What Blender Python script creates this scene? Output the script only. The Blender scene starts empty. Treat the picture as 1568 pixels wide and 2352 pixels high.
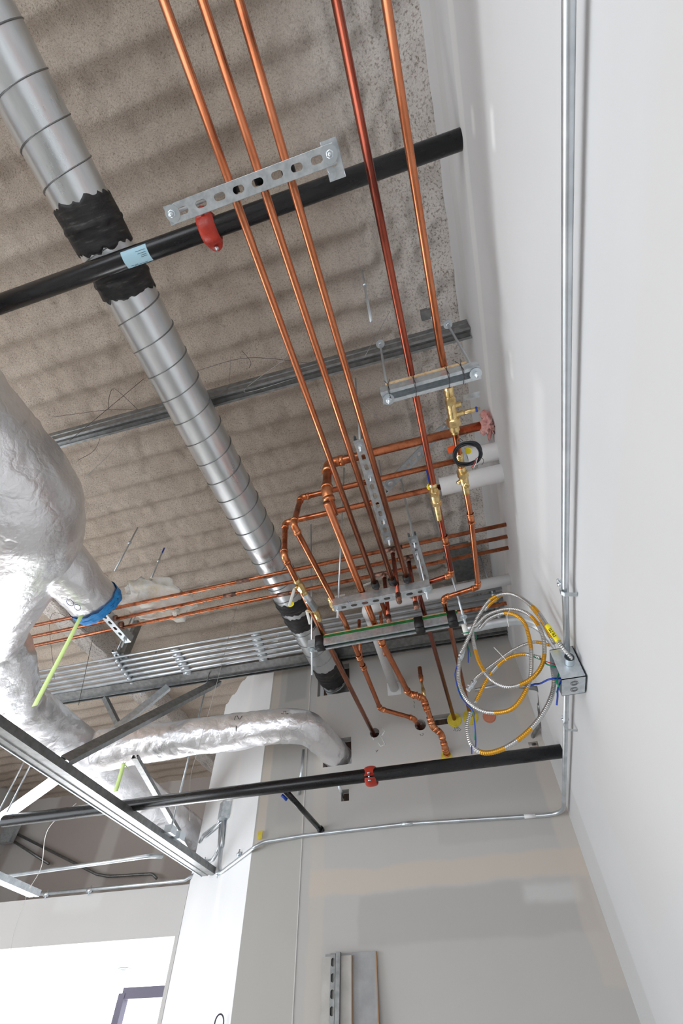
import bpy, bmesh, math, random
from mathutils import Vector, Matrix, noise
random.seed(7)
PI = math.pi
SC = bpy.context.scene
COL = SC.collection

# ------------------------------------------------------------------ camera
# world axes: X to the right wall, Y along the pipe run, Z up; origin at eye height
CR = Vector((0.96071137, 0.2775216, -0.003927))
CD = Vector((-0.22081469, 0.75568106, -0.61659306))
CF = Vector((-0.16815033, 0.59323511, 0.78727224))
FPX = 1074.36
cam_d = bpy.data.cameras.new('camera')
cam = bpy.data.objects.new('camera', cam_d)
COL.objects.link(cam)
cam.matrix_world = Matrix(((CR.x, -CD.x, -CF.x, 0), (CR.y, -CD.y, -CF.y, 0), (CR.z, -CD.z, -CF.z, 0), (0, 0, 0, 1)))
cam_d.sensor_fit = 'VERTICAL'
cam_d.sensor_height = 36.0
cam_d.sensor_width = 24.0
cam_d.lens = FPX / 2352 * 36.0
cam_d.clip_start = 0.02
SC.camera = cam
SC.view_settings.view_transform = 'Standard'
SC.view_settings.look = 'None'
SC.view_settings.gamma = 1
SC.view_settings.use_curve_mapping = False
SC.view_settings.exposure = -0.86

# ------------------------------------------------------------------ daylight
world = bpy.data.worlds.new('daylight')
SC.world = world
world.use_nodes = True
bg = world.node_tree.nodes['Background']
bg.inputs[0].default_value = (0.90, 0.95, 1.0, 1)
bg.inputs[1].default_value = 6.0

def area(name, loc, direc, sx, sy, power, col=(1, 1, 1)):
    d = bpy.data.lights.new(name, 'AREA')
    d.shape = 'RECTANGLE'; d.size = sx; d.size_y = sy; d.energy = power; d.color = col
    o = bpy.data.objects.new(name, d); COL.objects.link(o)
    o.location = loc
    o.rotation_euler = Vector(direc).to_track_quat('-Z', 'Y').to_euler()
    return o
area('daylight_left_windows', (-5.35, 0.2, -0.2), (1, 0.05, 0.1), 2.2, 4.8, 165, (0.93, 0.97, 1.0))
area('daylight_rear_windows', (-2.2, -3.3, -0.3), (0.1, 1, 0.3), 4.6, 2.2, 13, (1.0, 0.98, 0.95))

area('daylight_vestibule', (-3.7, 5.6, -0.7), (0.12, -1, 0.42), 2.6, 1.7, 330, (0.97, 0.98, 1.0))

# ------------------------------------------------------------------ geometry helpers
def P(x, y, X=None, Y=None, Z=None):
    """point where the sight line of pixel (x, y) meets a plane of the room"""
    u, v = (x - 784) / FPX, (y - 1176) / FPX
    r = CR * u + CD * v + CF
    t = X / r.x if X is not None else (Y / r.y if Y is not None else Z / r.z)
    return r * t

V = Vector
WP = {}
def _shift(bm, off):
    for v in bm.verts: v.co -= off

def link(name, bm, mat, parent=None, smooth=True, at=None):
    me = bpy.data.meshes.new(name)
    if parent is None:
        if at is None:
            at = V((0, 0, 0)); n = 0
            for v in bm.verts: at += v.co; n += 1
            at = at / max(1, n)
        off = V(at)
    else:
        off = WP[parent.name]
    _shift(bm, off)
    bm.to_mesh(me); bm.free()
    mats = mat if isinstance(mat, (list, tuple)) else [mat]
    for m in mats: me.materials.append(m)
    if smooth:
        for p in me.polygons: p.use_smooth = True
    o = bpy.data.objects.new(name, me); COL.objects.link(o)
    if parent is None: o.location = off
    else: o.parent = parent
    WP[o.name] = V(off)
    return o

def tag(o, label=None, cat=None, group=None, kind=None):
    if label: o['label'] = label
    if cat: o['category'] = cat
    if group: o['group'] = group
    if kind: o['kind'] = kind
    return o

def thing(name, label, cat, loc, group=None):
    o = bpy.data.objects.new(name, None); COL.objects.link(o)
    o.location = loc; o.empty_display_size = 0.05
    WP[o.name] = V(loc)
    return tag(o, label, cat, group)

def fillet(pts, bend):
    pts = [V(p) for p in pts]
    if not bend or len(pts) < 3: return pts
    out = [pts[0]]
    for i in range(1, len(pts) - 1):
        a, b, c = pts[i - 1], pts[i], pts[i + 1]
        d0, d1 = (a - b), (c - b)
        l0, l1 = d0.length, d1.length
        d0.normalize(); d1.normalize()
        ang = d0.angle(d1)
        if PI - ang < 0.05: out.append(b); continue
        t = min(bend / math.tan(ang / 2), l0 * 0.49, l1 * 0.49)
        p0, p1 = b + d0 * t, b + d1 * t
        n = max(3, int((PI - ang) / 0.22))
        for k in range(n + 1):
            s = k / n
            out.append(p0 * (1 - s) ** 2 + b * 2 * s * (1 - s) + p1 * s * s)
    out.append(pts[-1])
    return out

def frames(pts):
    n = len(pts); T = []
    for i in range(n):
        a = pts[max(0, i - 1)]; b = pts[min(n - 1, i + 1)]
        d = (b - a); T.append(d.normalized() if d.length > 1e-9 else V((0, 0, 1)))
    u = T[0].orthogonal().normalized(); out = []
    for i in range(n):
        u = u - T[i] * u.dot(T[i])
        u = u.normalized() if u.length > 1e-9 else T[i].orthogonal().normalized()
        out.append((T[i], u, T[i].cross(u)))
    return out

def tube(bm, pts, r, seg=14, bend=None, caps=True, mi=None):
    pts = fillet(pts, bend) if bend else [V(p) for p in pts]
    fr = frames(pts); rings = []
    for i, p in enumerate(pts):
        rr = r[i] if isinstance(r, (list, tuple)) else r
        _, u, w = fr[i]
        rings.append([bm.verts.new(p + (u * math.cos(2 * PI * k / seg) + w * math.sin(2 * PI * k / seg)) * rr) for k in range(seg)])
    for i in range(len(rings) - 1):
        for k in range(seg):
            f = bm.faces.new((rings[i][k], rings[i][(k + 1) % seg], rings[i + 1][(k + 1) % seg], rings[i + 1][k]))
            if mi: f.material_index = mi(i)
    if caps:
        bm.faces.new(rings[0][::-1]); bm.faces.new(rings[-1])
    return rings

def lathe(bm, p0, p1, prof, seg=16, hexes=(), side=0.0):
    """profile = [(s, r)] along the axis p0->p1 in metres; segments listed in hexes are six-sided"""
    p0, p1 = V(p0), V(p1); T = (p1 - p0).normalized(); u = T.orthogonal().normalized(); w = T.cross(u)
    rings = []
    for i, (s, r) in enumerate(prof):
        ring = []
        for k in range(seg):
            a = 2 * PI * k / seg + side
            rr = r
            if i in hexes:
                m = (a % (PI / 3)) - PI / 6
                rr = r * math.cos(PI / 6) / math.cos(m)
            ring.append(bm.verts.new(p0 + T * s + (u * math.cos(a) + w * math.sin(a)) * rr))
        rings.append(ring)
    for i in range(len(rings) - 1):
        for k in range(seg):
            bm.faces.new((rings[i][k], rings[i][(k + 1) % seg], rings[i + 1][(k + 1) % seg], rings[i + 1][k]))
    bm.faces.new(rings[0][::-1]); bm.faces.new(rings[-1])

def box(bm, lo, hi, M=None):
    vs = []
    for z in (lo[2], hi[2]):
        for y in (lo[1], hi[1]):
            for x in (lo[0], hi[0]):
                c = V((x, y, z)); vs.append(bm.verts.new(M @ c if M else c))
    for f in ((0, 2, 3, 1), (4, 5, 7, 6), (0, 1, 5, 4), (2, 6, 7, 3), (0, 4, 6, 2), (1, 3, 7, 5)):
        bm.faces.new([vs[i] for i in f])

def bar(bm, p0, p1, w, h, up=(0, 0, 1)):
    p0, p1 = V(p0), V(p1); u = (p1 - p0).normalized(); up = V(up)
    s = u.cross(up).normalized(); n = s.cross(u).normalized()
    vs = []
    for p in (p0, p1):
        for a, b in ((-1, -1), (1, -1), (1, 1), (-1, 1)):
            vs.append(bm.verts.new(p + s * a * w / 2 + n * b * h / 2))
    for f in ((0, 3, 2, 1), (4, 5, 6, 7), (0, 1, 5, 4), (1, 2, 6, 5), (2, 3, 7, 6), (3, 0, 4, 7)):
        bm.faces.new([vs[i] for i in f])

def channel(bm, p0, p1, n, w=0.041, h=0.041, lip=0.009, slots=False, groove=False, th=0.0026, pitch=0.0508):
    """C section: web centred on p0-p1 with outward normal n, flanges running back by h, lips turned in"""
    p0, p1 = V(p0), V(p1); L = (p1 - p0).length; u = (p1 - p0).normalized()
    n = V(n); n = (n - u * n.dot(u)).normalized(); s = u.cross(n)
    def q(a, b, c): return bm.verts.new(p0 + u * a + s * b - n * c)
    def quad(A, B, C_, D): bm.faces.new((q(*A), q(*B), q(*C_), q(*D)))
    hw = w / 2
    if slots:
        cells = int((L) // pitch); e = (L - cells * pitch) / 2
        if e > 1e-4:
            quad((0, -hw, 0), (e, -hw, 0), (e, hw, 0), (0, hw, 0)); quad((L - e, -hw, 0), (L, -hw, 0), (L, hw, 0), (L - e, hw, 0))
        K = 16
        for ci in range(cells):
            cx = e + (ci + 0.5) * pitch
            inn, out = [], []
            for k in range(K):
                a = 2 * PI * (k + 0.5) / K
                ca, sa = math.cos(a), math.sin(a)
                sx = 0.0074 * (1 if ca > 0 else -1)
                inn.append((cx + sx * 0.9 + 0.0080 * ca, 0.0082 * sa))
                m = max(abs(ca) / (pitch / 2), abs(sa) / hw)
                out.append((cx + ca / m, sa / m))
            iv = [q(a, b, 0) for a, b in inn]; ov = [q(a, b, 0) for a, b in out]
            for k in range(K):
                bm.faces.new((iv[k], ov[k], ov[(k + 1) % K], iv[(k + 1) % K]))
            for cxs, cys in ((1, 1), (-1, 1), (-1, -1), (1, -1)):
                # corner fill
                best = sorted(range(K), key=lambda k: -(out[k][0] - cx) * cxs / (pitch / 2) - out[k][1] * cys / hw)[:2]
                c = q(cx + cxs * pitch / 2, cys * hw, 0)
                try: bm.faces.new((ov[best[0]], c, ov[best[1]]))
                except ValueError: pass
    elif groove:
        g = w * 0.12
        prof = [(-hw, 0), (-g, 0), (-g * 0.6, 0.004), (g * 0.6, 0.004), (g, 0), (hw, 0)]
        for i in range(len(prof) - 1):
            quad((0,) + prof[i], (L,) + prof[i], (L,) + prof[i + 1], (0,) + prof[i + 1])
    else:
        quad((0, -hw, 0), (L, -hw, 0), (L, hw, 0), (0, hw, 0))
    for sg in (-1, 1):
        quad((0, sg * hw, 0), (L, sg * hw, 0), (L, sg * hw, h), (0, sg * hw, h))
        if lip:
            quad((0, sg * hw, h), (L, sg * hw, h), (L, sg * (hw - lip), h), (0, sg * (hw - lip), h))
            quad((0, sg * (hw - lip), h), (L, sg * (hw - lip), h), (L, sg * (hw - lip), h - 0.006), (0, sg * (hw - lip), h - 0.006))
    bmesh.ops.remove_doubles(bm, verts=bm.verts, dist=1e-5)
    bmesh.ops.recalc_face_normals(bm, faces=bm.faces)

def solid(o, t=0.0024):
    m = o.modifiers.new('thickness', 'SOLIDIFY'); m.thickness = t; m.offset = 0
    return o

def grid_sheet(bm, fn, nu, nv):
    rows = [[bm.verts.new(fn(i / nu, j / nv)) for j in range(nv + 1)] for i in range(nu + 1)]
    for i in range(nu):
        for j in range(nv):
            bm.faces.new((rows[i][j], rows[i + 1][j], rows[i + 1][j + 1], rows[i][j + 1]))

def N3(p, s): return noise.noise(V(p) * s)

def evalmesh(o):
    dg = bpy.context.evaluated_depsgraph_get()
    me = bpy.data.meshes.new_from_object(o.evaluated_get(dg))
    return me

# ------------------------------------------------------------------ materials
def mat(name, col=(0.8, 0.8, 0.8), rough=0.5, metal=0.0, bump=0.0, bscale=60, cvar=None, cscale=12, rvar=0.0, spec=None, stretch=None):
    m = bpy.data.materials.new(name); m.use_nodes = True
    nt = m.node_tree; b = nt.nodes['Principled BSDF']
    b.inputs['Base Color'].default_value = (*col, 1)
    b.inputs['Roughness'].default_value = rough
    b.inputs['Metallic'].default_value = metal
    if spec is not None: b.inputs['Specular IOR Level'].default_value = spec
    tc = nt.nodes.new('ShaderNodeTexCoord')
    src = tc.outputs['Object']
    if stretch:
        mp = nt.nodes.new('ShaderNodeMapping'); mp.inputs['Scale'].default_value = stretch
        nt.links.new(src, mp.inputs['Vector']); src = mp.outputs['Vector']
    nz = nt.nodes.new('ShaderNodeTexNoise'); nz.inputs['Scale'].default_value = cscale
    nz.inputs['Detail'].default_value = 5; nz.inputs['Roughness'].default_value = 0.6
    nt.links.new(src, nz.inputs['Vector'])
    if cvar:
        rp = nt.nodes.new('ShaderNodeValToRGB')
        els = rp.color_ramp.elements
        while len(els) < len(cvar): els.new(0.5)
        for e, (pos, c) in zip(els, cvar):
            e.position = pos; e.color = (*c, 1)
        nt.links.new(nz.outputs['Fac'], rp.inputs['Fac'])
        nt.links.new(rp.outputs['Color'], b.inputs['Base Color'])
    if rvar:
        mr = nt.nodes.new('ShaderNodeMapRange')
        mr.inputs['To Min'].default_value = max(0.02, rough - rvar); mr.inputs['To Max'].default_value = rough + rvar
        nt.links.new(nz.outputs['Fac'], mr.inputs['Value']); nt.links.new(mr.outputs['Result'], b.inputs['Roughness'])
    if bump:
        n2 = nt.nodes.new('ShaderNodeTexNoise'); n2.inputs['Scale'].default_value = bscale; n2.inputs['Detail'].default_value = 6
        nt.links.new(tc.outputs['Object'], n2.inputs['Vector'])
        bp = nt.nodes.new('ShaderNodeBump'); bp.inputs['Strength'].default_value = bump; bp.inputs['Distance'].default_value = 0.01
        nt.links.new(n2.outputs['Fac'], bp.inputs['Height']); nt.links.new(bp.outputs['Normal'], b.inputs['Normal'])
    return m

M = {}
M['copper'] = mat('copper', (0.75, 0.3, 0.15), 0.27, 1.0, cvar=[(0.32, (0.24, 0.075, 0.035)), (0.45, (0.50, 0.165, 0.075)), (0.60, (0.62, 0.225, 0.11)), (0.75, (0.34, 0.105, 0.05))], cscale=11, rvar=0.10, stretch=(1.6, 0.35, 1.6))
M['copper_dark'] = mat('copper_dark', (0.5, 0.2, 0.12), 0.25, 1.0, cvar=[(0.35, (0.13, 0.032, 0.022)), (0.5, (0.32, 0.08, 0.05)), (0.7, (0.44, 0.13, 0.075))], cscale=9, rvar=0.1, stretch=(1.6, 0.35, 1.6))
M['copper_tarnish'] = mat('copper_tarnish', (0.2, 0.12, 0.1), 0.45, 0.9, cvar=[(0.3, (0.06, 0.04, 0.04)), (0.5, (0.28, 0.16, 0.12)), (0.75, (0.5, 0.28, 0.2))], cscale=30)
M['fitting'] = mat('copper_fitting', (0.8, 0.4, 0.2), 0.3, 1.0, bump=0.15, bscale=80, cvar=[(0.3, (0.36, 0.10, 0.04)), (0.5, (0.72, 0.26, 0.11)), (0.7, (0.90, 0.42, 0.22))], cscale=22)
M['brass'] = mat('brass', (0.75, 0.52, 0.2), 0.28, 1.0, bump=0.12, bscale=120, cvar=[(0.3, (0.50, 0.33, 0.12)), (0.6, (0.88, 0.68, 0.34))], cscale=30)
M['galv'] = mat('galvanised_steel', (0.62, 0.66, 0.69), 0.38, 0.85, cvar=[(0.35, (0.50, 0.55, 0.58)), (0.65, (0.70, 0.74, 0.77))], cscale=45, rvar=0.08)
M['duct'] = mat('duct_sheet', (0.72, 0.76, 0.79), 0.3, 0.93, cvar=[(0.3, (0.64, 0.68, 0.70)), (0.7, (0.82, 0.85, 0.87))], cscale=6, rvar=0.1, stretch=(3, 0.6, 3))
M['stud'] = mat('stud_steel', (0.25, 0.25, 0.25), 0.42, 0.8, cvar=[(0.35, (0.20, 0.205, 0.205)), (0.65, (0.30, 0.305, 0.305))], cscale=35, rvar=0.06)
M['emt'] = mat('emt_conduit', (0.60, 0.64, 0.66), 0.36, 0.85, cvar=[(0.4, (0.54, 0.58, 0.61)), (0.6, (0.68, 0.72, 0.75))], cscale=8, rvar=0.05)
M['zinc'] = mat('zinc_hardware', (0.66, 0.72, 0.76), 0.3, 0.85)
M['black_pipe'] = mat('black_pipe', (0.012, 0.012, 0.014), 0.28, 0.0, cvar=[(0.35, (0.003, 0.003, 0.005)), (0.6, (0.007, 0.007, 0.008)), (0.8, (0.025, 0.023, 0.022))], cscale=20, rvar=0.08, stretch=(0.4, 2, 2))
M['mastic'] = mat('mastic', (0.015, 0.015, 0.017), 0.55, 0.0, cvar=[(0.35, (0.008, 0.008, 0.011)), (0.6, (0.03, 0.028, 0.027)), (0.72, (0.10, 0.10, 0.095))], cscale=14, bump=0.5, bscale=24, stretch=(1, 6, 1))
M['rubber'] = mat('black_rubber', (0.012, 0.012, 0.013), 0.5)
M['cable'] = mat('black_cable', (0.008, 0.009, 0.013), 0.33)
M['red'] = mat('red_paint', (0.48, 0.035, 0.018), 0.38, 0.0, cvar=[(0.35, (0.36, 0.025, 0.012)), (0.7, (0.55, 0.05, 0.025))], cscale=30, bump=0.15, bscale=90)
M['pvc'] = mat('white_pvc', (0.80, 0.80, 0.80), 0.3, cvar=[(0.3, (0.74, 0.74, 0.74)), (0.7, (0.84, 0.84, 0.84))], cscale=4)
M['wood'] = mat('plywood', (0.6, 0.42, 0.24), 0.7, cvar=[(0.3, (0.42, 0.27, 0.13)), (0.6, (0.68, 0.50, 0.30))], cscale=50, bump=0.2, bscale=80)
M['green'] = mat('green_paint', (0.01, 0.16, 0.035), 0.5, cvar=[(0.3, (0.01, 0.10, 0.02)), (0.7, (0.015, 0.2, 0.045))], cscale=40)
M['yellow'] = mat('firestop_yellow', (0.62, 0.50, 0.03), 0.6, bump=0.3, bscale=60, cvar=[(0.3, (0.50, 0.38, 0.02)), (0.7, (0.70, 0.58, 0.06))], cscale=20)
M['ytag'] = mat('yellow_tape', (0.95, 0.80, 0.02), 0.4)
M['ink'] = mat('marker_ink', (0.012, 0.012, 0.016), 0.6)
M['blueink'] = mat('blue_ink', (0.02, 0.03, 0.22), 0.6)
M['blue'] = mat('blue_plastic', (0.006, 0.05, 0.38), 0.4)
M['bluetape'] = mat('blue_masking_tape', (0.0, 0.22, 0.72), 0.5, bump=0.5, bscale=60, cvar=[(0.3, (0.0, 0.16, 0.55)), (0.7, (0.03, 0.36, 0.85))], cscale=14)
M['orange'] = mat('orange_plastic', (0.85, 0.10, 0.01), 0.45)
M['white'] = mat('white_plastic', (0.82, 0.82, 0.78), 0.4)
M['lime'] = mat('lime_ribbon', (0.74, 0.95, 0.36), 0.5)
M['pink'] = mat('pink_fiberglass', (0.72, 0.34, 0.31), 0.95, bump=0.9, bscale=70, cvar=[(0.3, (0.60, 0.22, 0.20)), (0.7, (0.85, 0.52, 0.48))], cscale=30)
M['salmon'] = mat('salmon_firestop', (0.55, 0.20, 0.12), 0.7, bump=0.4, bscale=50)
M['batt'] = mat('cream_insulation', (0.88, 0.82, 0.68), 0.95, bump=0.8, bscale=50, cvar=[(0.3, (0.86, 0.78, 0.60)), (0.5, (0.97, 0.95, 0.89))], cscale=12)
M['bluelabel'] = mat('pale_blue_label', (0.42, 0.66, 0.78), 0.5)
M['wire'] = mat('dark_tie_wire', (0.10, 0.09, 0.09), 0.45, 0.8)
M['brightwire'] = mat('hanger_wire', (0.5, 0.5, 0.48), 0.4, 0.8)
M['armour'] = mat('flex_armour', (0.50, 0.50, 0.49), 0.32, 0.85, rvar=0.05)
M['amber'] = mat('amber_flex_armour', (0.66, 0.33, 0.03), 0.35, 0.65)
M['gwire'] = mat('green_wire', (0.0, 0.22, 0.10), 0.35)
M['rwire'] = mat('red_wire', (0.55, 0.02, 0.02), 0.35)
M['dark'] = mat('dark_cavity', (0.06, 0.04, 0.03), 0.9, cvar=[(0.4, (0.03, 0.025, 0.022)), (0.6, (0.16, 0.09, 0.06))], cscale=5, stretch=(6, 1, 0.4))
M['lumber'] = mat('stud_lumber', (0.28, 0.15, 0.08), 0.8)
M['grayboard'] = mat('gray_board', (0.36, 0.36, 0.365), 0.85, cvar=[(0.3, (0.31, 0.31, 0.315)), (0.7, (0.40, 0.40, 0.405))], cscale=14)
M['paleboard'] = mat('pale_board', (0.48, 0.46, 0.43), 0.85, cvar=[(0.3, (0.42, 0.40, 0.375)), (0.7, (0.53, 0.51, 0.48))], cscale=12)
M['edge'] = mat('board_edge', (0.42, 0.25, 0.14), 0.85)
M['floor'] = mat('concrete_floor', (0.36, 0.34, 0.32), 0.6, cvar=[(0.3, (0.32, 0.30, 0.28)), (0.7, (0.40, 0.38, 0.36))], cscale=3, bump=0.1, bscale=40)
M['frame_dark'] = mat('window_frame_metal', (0.05, 0.045, 0.07), 0.5, 0.0)
M['patch'] = mat('bare_mud', (0.80, 0.80, 0.79), 0.8)

def foil_mat():
    m = bpy.data.materials.new('foil_facing'); m.use_nodes = True
    nt = m.node_tree; b = nt.nodes['Principled BSDF']
    b.inputs['Metallic'].default_value = 0.84
    tc = nt.nodes.new('ShaderNodeTexCoord')
    nz = nt.nodes.new('ShaderNodeTexNoise'); nz.inputs['Scale'].default_value = 3.5; nz.inputs['Detail'].default_value = 5
    nt.links.new(tc.outputs['Object'], nz.inputs['Vector'])
    rp = nt.nodes.new('ShaderNodeValToRGB')
    rp.color_ramp.elements[0].position = 0.3; rp.color_ramp.elements[0].color = (0.84, 0.83, 0.84, 1)
    rp.color_ramp.elements[1].position = 0.65; rp.color_ramp.elements[1].color = (0.97, 0.97, 0.99, 1)
    nt.links.new(nz.outputs['Fac'], rp.inputs['Fac']); nt.links.new(rp.outputs['Color'], b.inputs['Base Color'])
    mr = nt.nodes.new('ShaderNodeMapRange'); mr.inputs['To Min'].default_value = 0.26; mr.inputs['To Max'].default_value = 0.42
    nt.links.new(nz.outputs['Fac'], mr.inputs['Value']); nt.links.new(mr.outputs['Result'], b.inputs['Roughness'])
    # creases: warped voronoi ridges
    nw = nt.nodes.new('ShaderNodeTexNoise'); nw.inputs['Scale'].default_value = 7; nw.inputs['Detail'].default_value = 4
    nt.links.new(tc.outputs['Object'], nw.inputs['Vector'])
    mx = nt.nodes.new('ShaderNodeMixRGB'); mx.blend_type = 'ADD'; mx.inputs['Fac'].default_value = 0.35
    nt.links.new(tc.outputs['Object'], mx.inputs['Color1']); nt.links.new(nw.outputs['Color'], mx.inputs['Color2'])
    vo = nt.nodes.new('ShaderNodeTexVoronoi'); vo.feature = 'DISTANCE_TO_EDGE'; vo.inputs['Scale'].default_value = 8
    nt.links.new(mx.outputs['Color'], vo.inputs['Vector'])
    r2 = nt.nodes.new('ShaderNodeMapRange'); r2.inputs['From Max'].default_value = 0.16
    nt.links.new(vo.outputs['Distance'], r2.inputs['Value'])
    n3 = nt.nodes.new('ShaderNodeTexNoise'); n3.inputs['Scale'].default_value = 26; n3.inputs['Detail'].default_value = 6; n3.inputs['Distortion'].default_value = 0.35
    nt.links.new(tc.outputs['Object'], n3.inputs['Vector'])
    ad = nt.nodes.new('ShaderNodeMath'); ad.operation = 'MULTIPLY_ADD'; ad.inputs[1].default_value = 0.22
    nt.links.new(r2.outputs['Result'], ad.inputs[0]); nt.links.new(n3.outputs['Fac'], ad.inputs[2])
    bp = nt.nodes.new('ShaderNodeBump'); bp.inputs['Strength'].default_value = 0.42; bp.inputs['Distance'].default_value = 0.010
    nt.links.new(ad.outputs['Value'], bp.inputs['Height']); nt.links.new(bp.outputs['Normal'], b.inputs['Normal'])
    return m
M['foil'] = foil_mat()

def foam_mat(pale=0.0):
    m = bpy.data.materials.new('sprayed_foam'); m.use_nodes = True
    nt = m.node_tree; b = nt.nodes['Principled BSDF']; b.inputs['Roughness'].default_value = 0.95
    b.inputs['Specular IOR Level'].default_value = 0.15
    tc = nt.nodes.new('ShaderNodeTexCoord')
    n1 = nt.nodes.new('ShaderNodeTexNoise'); n1.inputs['Scale'].default_value = 150; n1.inputs['Detail'].default_value = 7; n1.inputs['Roughness'].default_value = 0.72; n1.inputs['Distortion'].default_value = 0.6
    nt.links.new(tc.outputs['Object'], n1.inputs['Vector'])
    n2 = nt.nodes.new('ShaderNodeTexNoise'); n2.inputs['Scale'].default_value = 2.2; n2.inputs['Detail'].default_value = 3
    nt.links.new(tc.outputs['Object'], n2.inputs['Vector'])
    rp = nt.nodes.new('ShaderNodeValToRGB'); e = rp.color_ramp.elements
    e[0].position = 0.31; e[0].color = (0.30, 0.23, 0.175, 1); e[1].position = 0.47; e[1].color = (0.70, 0.59, 0.49, 1)
    x = e.new(0.7); x.color = (0.82, 0.72, 0.63, 1)
    nt.links.new(n1.outputs['Fac'], rp.inputs['Fac'])
    # colour mixed whiter towards the wall strip
    sx = nt.nodes.new('ShaderNodeSeparateXYZ'); geo = nt.nodes.new('ShaderNodeNewGeometry')
    nt.links.new(geo.outputs['Position'], sx.inputs['Vector'])
    mr = nt.nodes.new('ShaderNodeMapRange'); mr.inputs['From Min'].default_value = -0.25; mr.inputs['From Max'].default_value = 0.30
    nt.links.new(sx.outputs['X'], mr.inputs['Value'])
    mxn = nt.nodes.new('ShaderNodeMixRGB'); mxn.inputs['Color2'].default_value = (0.97, 0.92, 0.88, 1)
    mu = nt.nodes.new('ShaderNodeMath'); mu.operation = 'MULTIPLY'; mu.inputs[1].default_value = 0.9
    if pale: mr.inputs['To Min'].default_value = pale
    nt.links.new(mr.outputs['Result'], mu.inputs[0]); nt.links.new(mu.outputs['Value'], mxn.inputs['Fac'])
    n4 = nt.nodes.new('ShaderNodeTexNoise'); n4.inputs['Scale'].default_value = 95; n4.inputs['Detail'].default_value = 6; n4.inputs['Roughness'].default_value = 0.65; n4.inputs['Distortion'].default_value = 0.2
    nt.links.new(tc.outputs['Object'], n4.inputs['Vector'])
    r4 = nt.nodes.new('ShaderNodeValToRGB'); r4.color_ramp.elements[0].position = 0.33; r4.color_ramp.elements[0].color = (0.36, 0.29, 0.24, 1)
    r4.color_ramp.elements[1].position = 0.49; r4.color_ramp.elements[1].color = (1, 1, 1, 1)
    nt.links.new(n4.outputs['Fac'], r4.inputs['Fac'])
    m4 = nt.nodes.new('ShaderNodeMixRGB'); m4.blend_type = 'MULTIPLY'
    nt.links.new(mr.outputs['Result'], m4.inputs['Fac']); nt.links.new(mxn.outputs['Color'], m4.inputs['Color1']); nt.links.new(r4.outputs['Color'], m4.inputs['Color2'])
    mv = nt.nodes.new('ShaderNodeMixRGB'); mv.blend_type = 'MULTIPLY'; mv.inputs['Fac'].default_value = 0.5
    r3 = nt.nodes.new('ShaderNodeValToRGB'); r3.color_ramp.elements[0].position = 0.3; r3.color_ramp.elements[0].color = (0.72, 0.68, 0.64, 1)
    r3.color_ramp.elements[1].position = 0.7; r3.color_ramp.elements[1].color = (1.0, 1.0, 1.0, 1)
    nt.links.new(n2.outputs['Fac'], r3.inputs['Fac'])
    nt.links.new(rp.outputs['Color'], mxn.inputs['Color1']); nt.links.new(m4.outputs['Color'], mv.inputs['Color1'])
    nt.links.new(r3.outputs['Color'], mv.inputs['Color2']); nt.links.new(mv.outputs['Color'], b.inputs['Base Color'])
    bp = nt.nodes.new('ShaderNodeBump'); bp.inputs['Strength'].default_value = 0.9; bp.inputs['Distance'].default_value = 0.014
    nt.links.new(n1.outputs['Fac'], bp.inputs['Height']); nt.links.new(bp.outputs['Normal'], b.inputs['Normal'])
    return m
M['foam'] = foam_mat()
M['foam_pale'] = foam_mat(0.85)

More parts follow.
